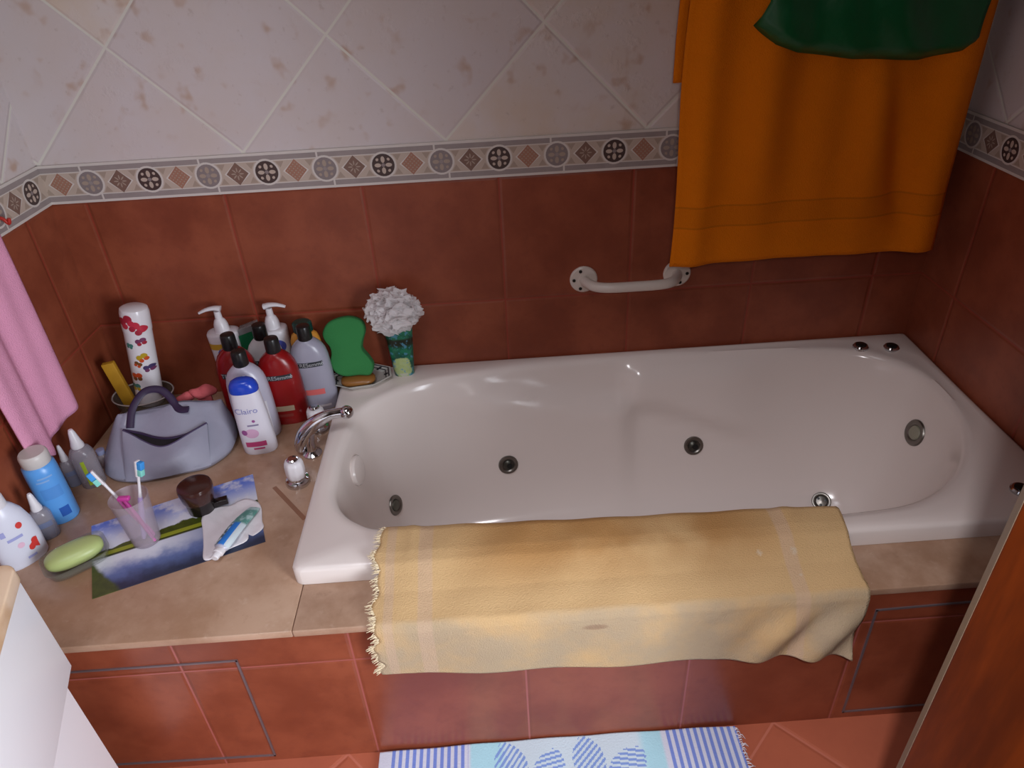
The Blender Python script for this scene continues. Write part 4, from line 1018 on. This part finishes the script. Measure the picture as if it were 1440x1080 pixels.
for i in range(300):
    v = rnd.uniform(0.02, 0.995); p = Vector(beige(0.003, v)); L = rnd.uniform(0.005, 0.017); dy = rnd.uniform(-0.005, 0.005); dz = rnd.uniform(-0.004, 0.002) if v < 0.58 else rnd.uniform(-0.006, 0.002)
    p.z += rnd.uniform(-0.001, 0.002); e = p+Vector((-L, dy, dz)); mid = (p+e)/2+Vector((0, rnd.uniform(-0.002, 0.002), 0.002))
    m.tube([p, mid, e], [0.0011, 0.0009, 0.0004], 5)
fr = m.build('fringe', P('pale fringe', (236, 220, 186), 0.9), bmat); fr['kind'] = 'stuff'

# ------------------------------------------------------------------ blue and white rug on the floor
kr = NT('rug weave'); o_, x_, y_, z_ = kr.obj()
def stripes(a, b, per):
    f = kr.M('FRACT', kr.M('DIVIDE', kr.M('SUBTRACT', x_, a), per))
    s_ = kr.M('MULTIPLY', kr.sm(f, 0.30, 0.42), kr.sm(f, 0.92, 0.80))
    return kr.M('MULTIPLY', s_, kr.M('MULTIPLY', kr.M('GREATER_THAN', x_, a), kr.M('LESS_THAN', x_, b)))
base = kr.mix(kr.M('MULTIPLY', kr.sm(x_, 0.842, 0.850), kr.sm(x_, 1.226, 1.218)), S((214, 218, 234)), S((176, 222, 236)))
base = kr.mix(kr.M('MULTIPLY', kr.M('MULTIPLY', kr.sm(x_, 0.90, 0.92), kr.sm(x_, 1.19, 1.17)), 0.75), base, S((216, 226, 236)))
c = kr.mix(kr.M('ADD', stripes(0.688, 0.842, 0.0135), stripes(1.228, 1.372, 0.0135)), base, S((122, 144, 218)))
kr.base(c, 0.9, 0, 0.2); kr.bump(kr.noise(o_, 300, 2), 0.5, 0.002)
rug = thing('floor_rug', 'white and blue striped cotton rug with leaf pattern on the floor', 'rug', (0, 0, ZF))
def rugf(u, v):
    y = -0.7685-0.55*v; x = 0.668+(1.372-0.668)*u
    return (x, y+0.004*sin(u*3), 0.006+0.0012*sin(u*30+v*9))
LEAVES = [(x+0.012*(row % 2), -0.815-row*0.10-0.02*(j % 2), (1.9, 1.2, 1.75, 0.8)[(j+row) % 4]) for row in range(5) for j, x in enumerate((0.925, 0.995, 1.075, 1.145))]
def in_leaf(x, y):
    for cx, cy, an in LEAVES:
        dx, dy = x-cx, y-cy; a = (dx*cos(an)+dy*sin(an))/0.105; b = -dx*sin(an)+dy*cos(an)
        if abs(a) < 0.5:
            w_ = 0.031*(1-(2*a)**2)**0.75
            if abs(b) < w_ and ((a+0.5)*9+b*60) % 1.0 < 0.50: return True
    return False
rm = MB(); NU, NV = 430, 230
rm.grid(rugf, NU, NV)
for k, fc in enumerate(rm.f):
    p = [rm.v[i] for i in fc]
    if 0.87 < p[0][0] < 1.22 and in_leaf(sum(q[0] for q in p)/4, sum(q[1] for q in p)/4): rm.mi[k] = 1
rg_ = rm.build('rug_cloth', [kr.m, P('blue leaf weave', (128, 158, 220), 0.9)], rug, smooth=80, recalc=False, solid=0.006)
m = MB(); rnd = random.Random(4)
for i in range(130):
    y = -0.772-0.54*i/130; x = 1.370+rnd.uniform(-0.002, 0.002); L = rnd.uniform(0.006, 0.016)
    m.tube([(x, y, 0.007), (x+L*0.6, y+rnd.uniform(-0.003, 0.003), 0.009), (x+L, y+rnd.uniform(-0.006, 0.004), 0.003)], [0.0012, 0.001, 0.0005], 5)
fr = m.build('fringe', P('white fringe', (226, 222, 230), 0.9), rug); fr['kind'] = 'stuff'

# ------------------------------------------------------------------ grab bar
gb = thing('grab_bar', 'short white grab bar screwed to the dark wall tiles above the bath', 'grab bar', (1.2805, 0, 0.249))
IVORY = P('ivory enamel', (220, 208, 198), 0.28)
for sx in (-1, 1):
    fl = MB().lathe([(0.0330, -0.0005), (0.0330, 0.004), (0.030, 0.0065), (0.015, 0.007)], 36).build('flange', IVORY, gb)
    fl.rotation_euler = (pi/2, 0, 0); fl.location = (sx*0.1125, 0, 0)
    for a in ((110, 180, 250) if sx < 0 else (70, 0, -70)):
        s_ = MB().lathe([(0.0040, 0.0055), (0.0040, 0.0082), (0.003, 0.0088), (0.0005, 0.0089)], 12, c=(0.0235*cos(radians(a)), 0.0235*sin(radians(a)))).build('screw', P('dark screw', (44, 40, 36), 0.4, 0.6), fl)
pth = catmull([(-0.1125, -0.001, 0), (-0.108, -0.022, 0), (-0.092, -0.046, 0), (-0.062, -0.058, 0), (0.0, -0.060, 0), (0.062, -0.058, 0), (0.092, -0.046, 0), (0.108, -0.022, 0), (0.1125, -0.001, 0)], 7)
MB().tube(pth, 0.0120, 20).build('bar', IVORY, gb, smooth=60)

# ------------------------------------------------------------------ vanity unit at lower left
WHL = P('white laminate', (246, 246, 250), 0.32)
va = thing('vanity_unit', 'white vanity unit with beige stone top at the lower left corner', 'vanity', (0, 0, ZF))
f = Vector((-0.30, 0.954, 0)); n = Vector((0.954, 0.30, 0)); A = Vector((0.250, -0.830, 0))
def pl(p): return (p.x, p.y)
B1 = A-f*0.75
MB().prism([pl(A-n*0.022), pl(B1-n*0.022), (-0.052, -1.48), (-0.026, -0.835)], 0.0, DK+0.235).build('cabinet', WHL, va)
dr = MB().prism([pl(A), pl(B1), pl(B1-n*0.019), pl(A-n*0.019)], DK+0.030, DK+0.222).build('drawer', WHL, va, bevel=0.0015)
kc = NT('beige stone top'); o_, x_, y_, z_ = kc.obj()
kc.base(kc.mix(kc.sm(kc.noise(o_, 14, 5), 0.35, 0.65), S((214, 176, 136)), S((236, 208, 178))), 0.3)
tp_ = A+n*0.008+f*0.004
cp_ = []
for i in range(7):   # rounded front corner
    a = i/6*pi/2; r = 0.022
    cc = tp_-f*r-n*r; cp_.append(pl(cc+f*r*cos(a)+n*r*sin(a)))
B2 = B1+n*0.008
MB().prism([(-0.026, -0.815)]+cp_+[pl(B2), (-0.054, -1.50)], DK+0.234, DK+0.258).build('countertop', kc.m, va, bevel=0.003)

# ------------------------------------------------------------------ door at right
kd = NT('mahogany door'); o_, x_, y_, z_ = kd.obj()
wv = kd.noise(kd.comb(kd.M('MULTIPLY', x_, 9.0), kd.M('MULTIPLY', y_, 9.0), kd.M('MULTIPLY', z_, 1.1)), 2.2, 5, 0.6)
c = kd.mix(kd.sm(wv, 0.36, 0.66), S((78, 29, 4)), S((108, 44, 6)))
kd.base(c, 0.5, 0, 0.12)
ds = bpy.data.objects.new('door_1', None); COL.objects.link(ds); ds['kind'] = 'structure'
D0 = Vector((1.449, -1.076, 0)); tdir = Vector((0.0235, 0.0315, 0)).normalized(); ddir = Vector((0.80, -0.60, 0)); L = 0.645
ds.location = (D0.x, D0.y, ZF)
a = D0-D0; lf = MB().prism([(0, 0), (ddir.x*L, ddir.y*L), (ddir.x*L+tdir.x*0.039, ddir.y*L+tdir.y*0.039), (tdir.x*0.039, tdir.y*0.039)], 0.008, 2.02).build('door_leaf', kd.m, ds, bevel=0.001)
eg = MB().prism([(-0.0006*ddir.x+tdir.x*0.001, -0.0006*ddir.y+tdir.y*0.001), (0.0002*ddir.x+tdir.x*0.001, 0.0002*ddir.y+tdir.y*0.001), (0.0002*ddir.x+tdir.x*0.038, 0.0002*ddir.y+tdir.y*0.038), (-0.0006*ddir.x+tdir.x*0.038, -0.0006*ddir.y+tdir.y*0.038)], 0.010, 2.018).build('door_edge', P('lit grey door edge', (150, 132, 110), 0.5), ds)  # paler grey of the lit door edge put into its own colour

# ------------------------------------------------------------------ raise everything so that the floor is z = 0
for o in list(COL.objects):
    if o.parent is None: o.location.z += DK

# ------------------------------------------------------------------ lights
def area(name, loc, target, sx, sy, power, col, spread=180):
    l = bpy.data.lights.new(name, 'AREA'); l.shape = 'RECTANGLE'; l.size = sx; l.size_y = sy; l.energy = power; l.color = col; l.spread = radians(spread)
    o = bpy.data.objects.new(name, l); COL.objects.link(o); o.location = Vector(loc)+Vector((0, 0, DK))
    d = Vector(target)-Vector(loc); o.rotation_euler = d.to_track_quat('-Z', 'Y').to_euler()
    return o
area('doorway_daylight', (1.96, -2.0, 0.45), (0.1, -1.0, 0.1), 0.5, 1.0, 11.0, (0.90, 0.95, 1.03), 90)
area('ceiling_fill', (0.9, -1.15, 2.0), (0.9, -1.05, 0.0), 0.5, 0.5, 0.8, (1.0, 0.94, 0.92), 100)  # added overhead fill, no lamp fitting stands for it
area('left_overhead_fill', (0.5, -1.45, 2.0), (0.45, -0.9, 0.0), 0.5, 0.5, 2.8, (0.92, 0.93, 1.04), 80)  # added fill above the left side
area('flash_lamp', (1.02, -1.60, 1.06), (0.45, -0.75, -0.1), 0.05, 0.05, 2.2, (1.0, 0.94, 0.93), 180)
area('right_floor_fill', (1.02, -1.60, 1.06), (1.50, -0.85, -0.39), 0.05, 0.05, 1.5, (0.98, 0.95, 1.0), 72)  # extra beam added at the flash position to brighten right floor and tub end
w = bpy.data.worlds.new('dim room air'); sc.world = w; w.use_nodes = True
w.node_tree.nodes['Background'].inputs[0].default_value = (0.5, 0.42, 0.36, 1); w.node_tree.nodes['Background'].inputs[1].default_value = 0.05

# ------------------------------------------------------------------ camera
cam = bpy.data.cameras.new('camera'); co = bpy.data.objects.new('camera', cam); COL.objects.link(co)
R = Vector((0.99765567, -0.05021321, -0.04649521)); U = Vector((0.06635802, 0.54376068, 0.83661278)); F = Vector((0.01672674, 0.83773681, -0.54581797))
M = Matrix(((R.x, U.x, -F.x, 0.95161), (R.y, U.y, -F.y, -1.56901), (R.z, U.z, -F.z, 0.984377+DK), (0, 0, 0, 1)))
co.matrix_world = M; cam.sensor_width = 36; cam.lens = 25.2031; cam.clip_start = 0.01
sc.camera = co
sc.view_settings.view_transform = 'Standard'; sc.view_settings.look = 'None'; sc.view_settings.exposure = 0.0; sc.view_settings.gamma = 1.0
try: sc.view_settings.use_curve_mapping = False
except Exception: pass
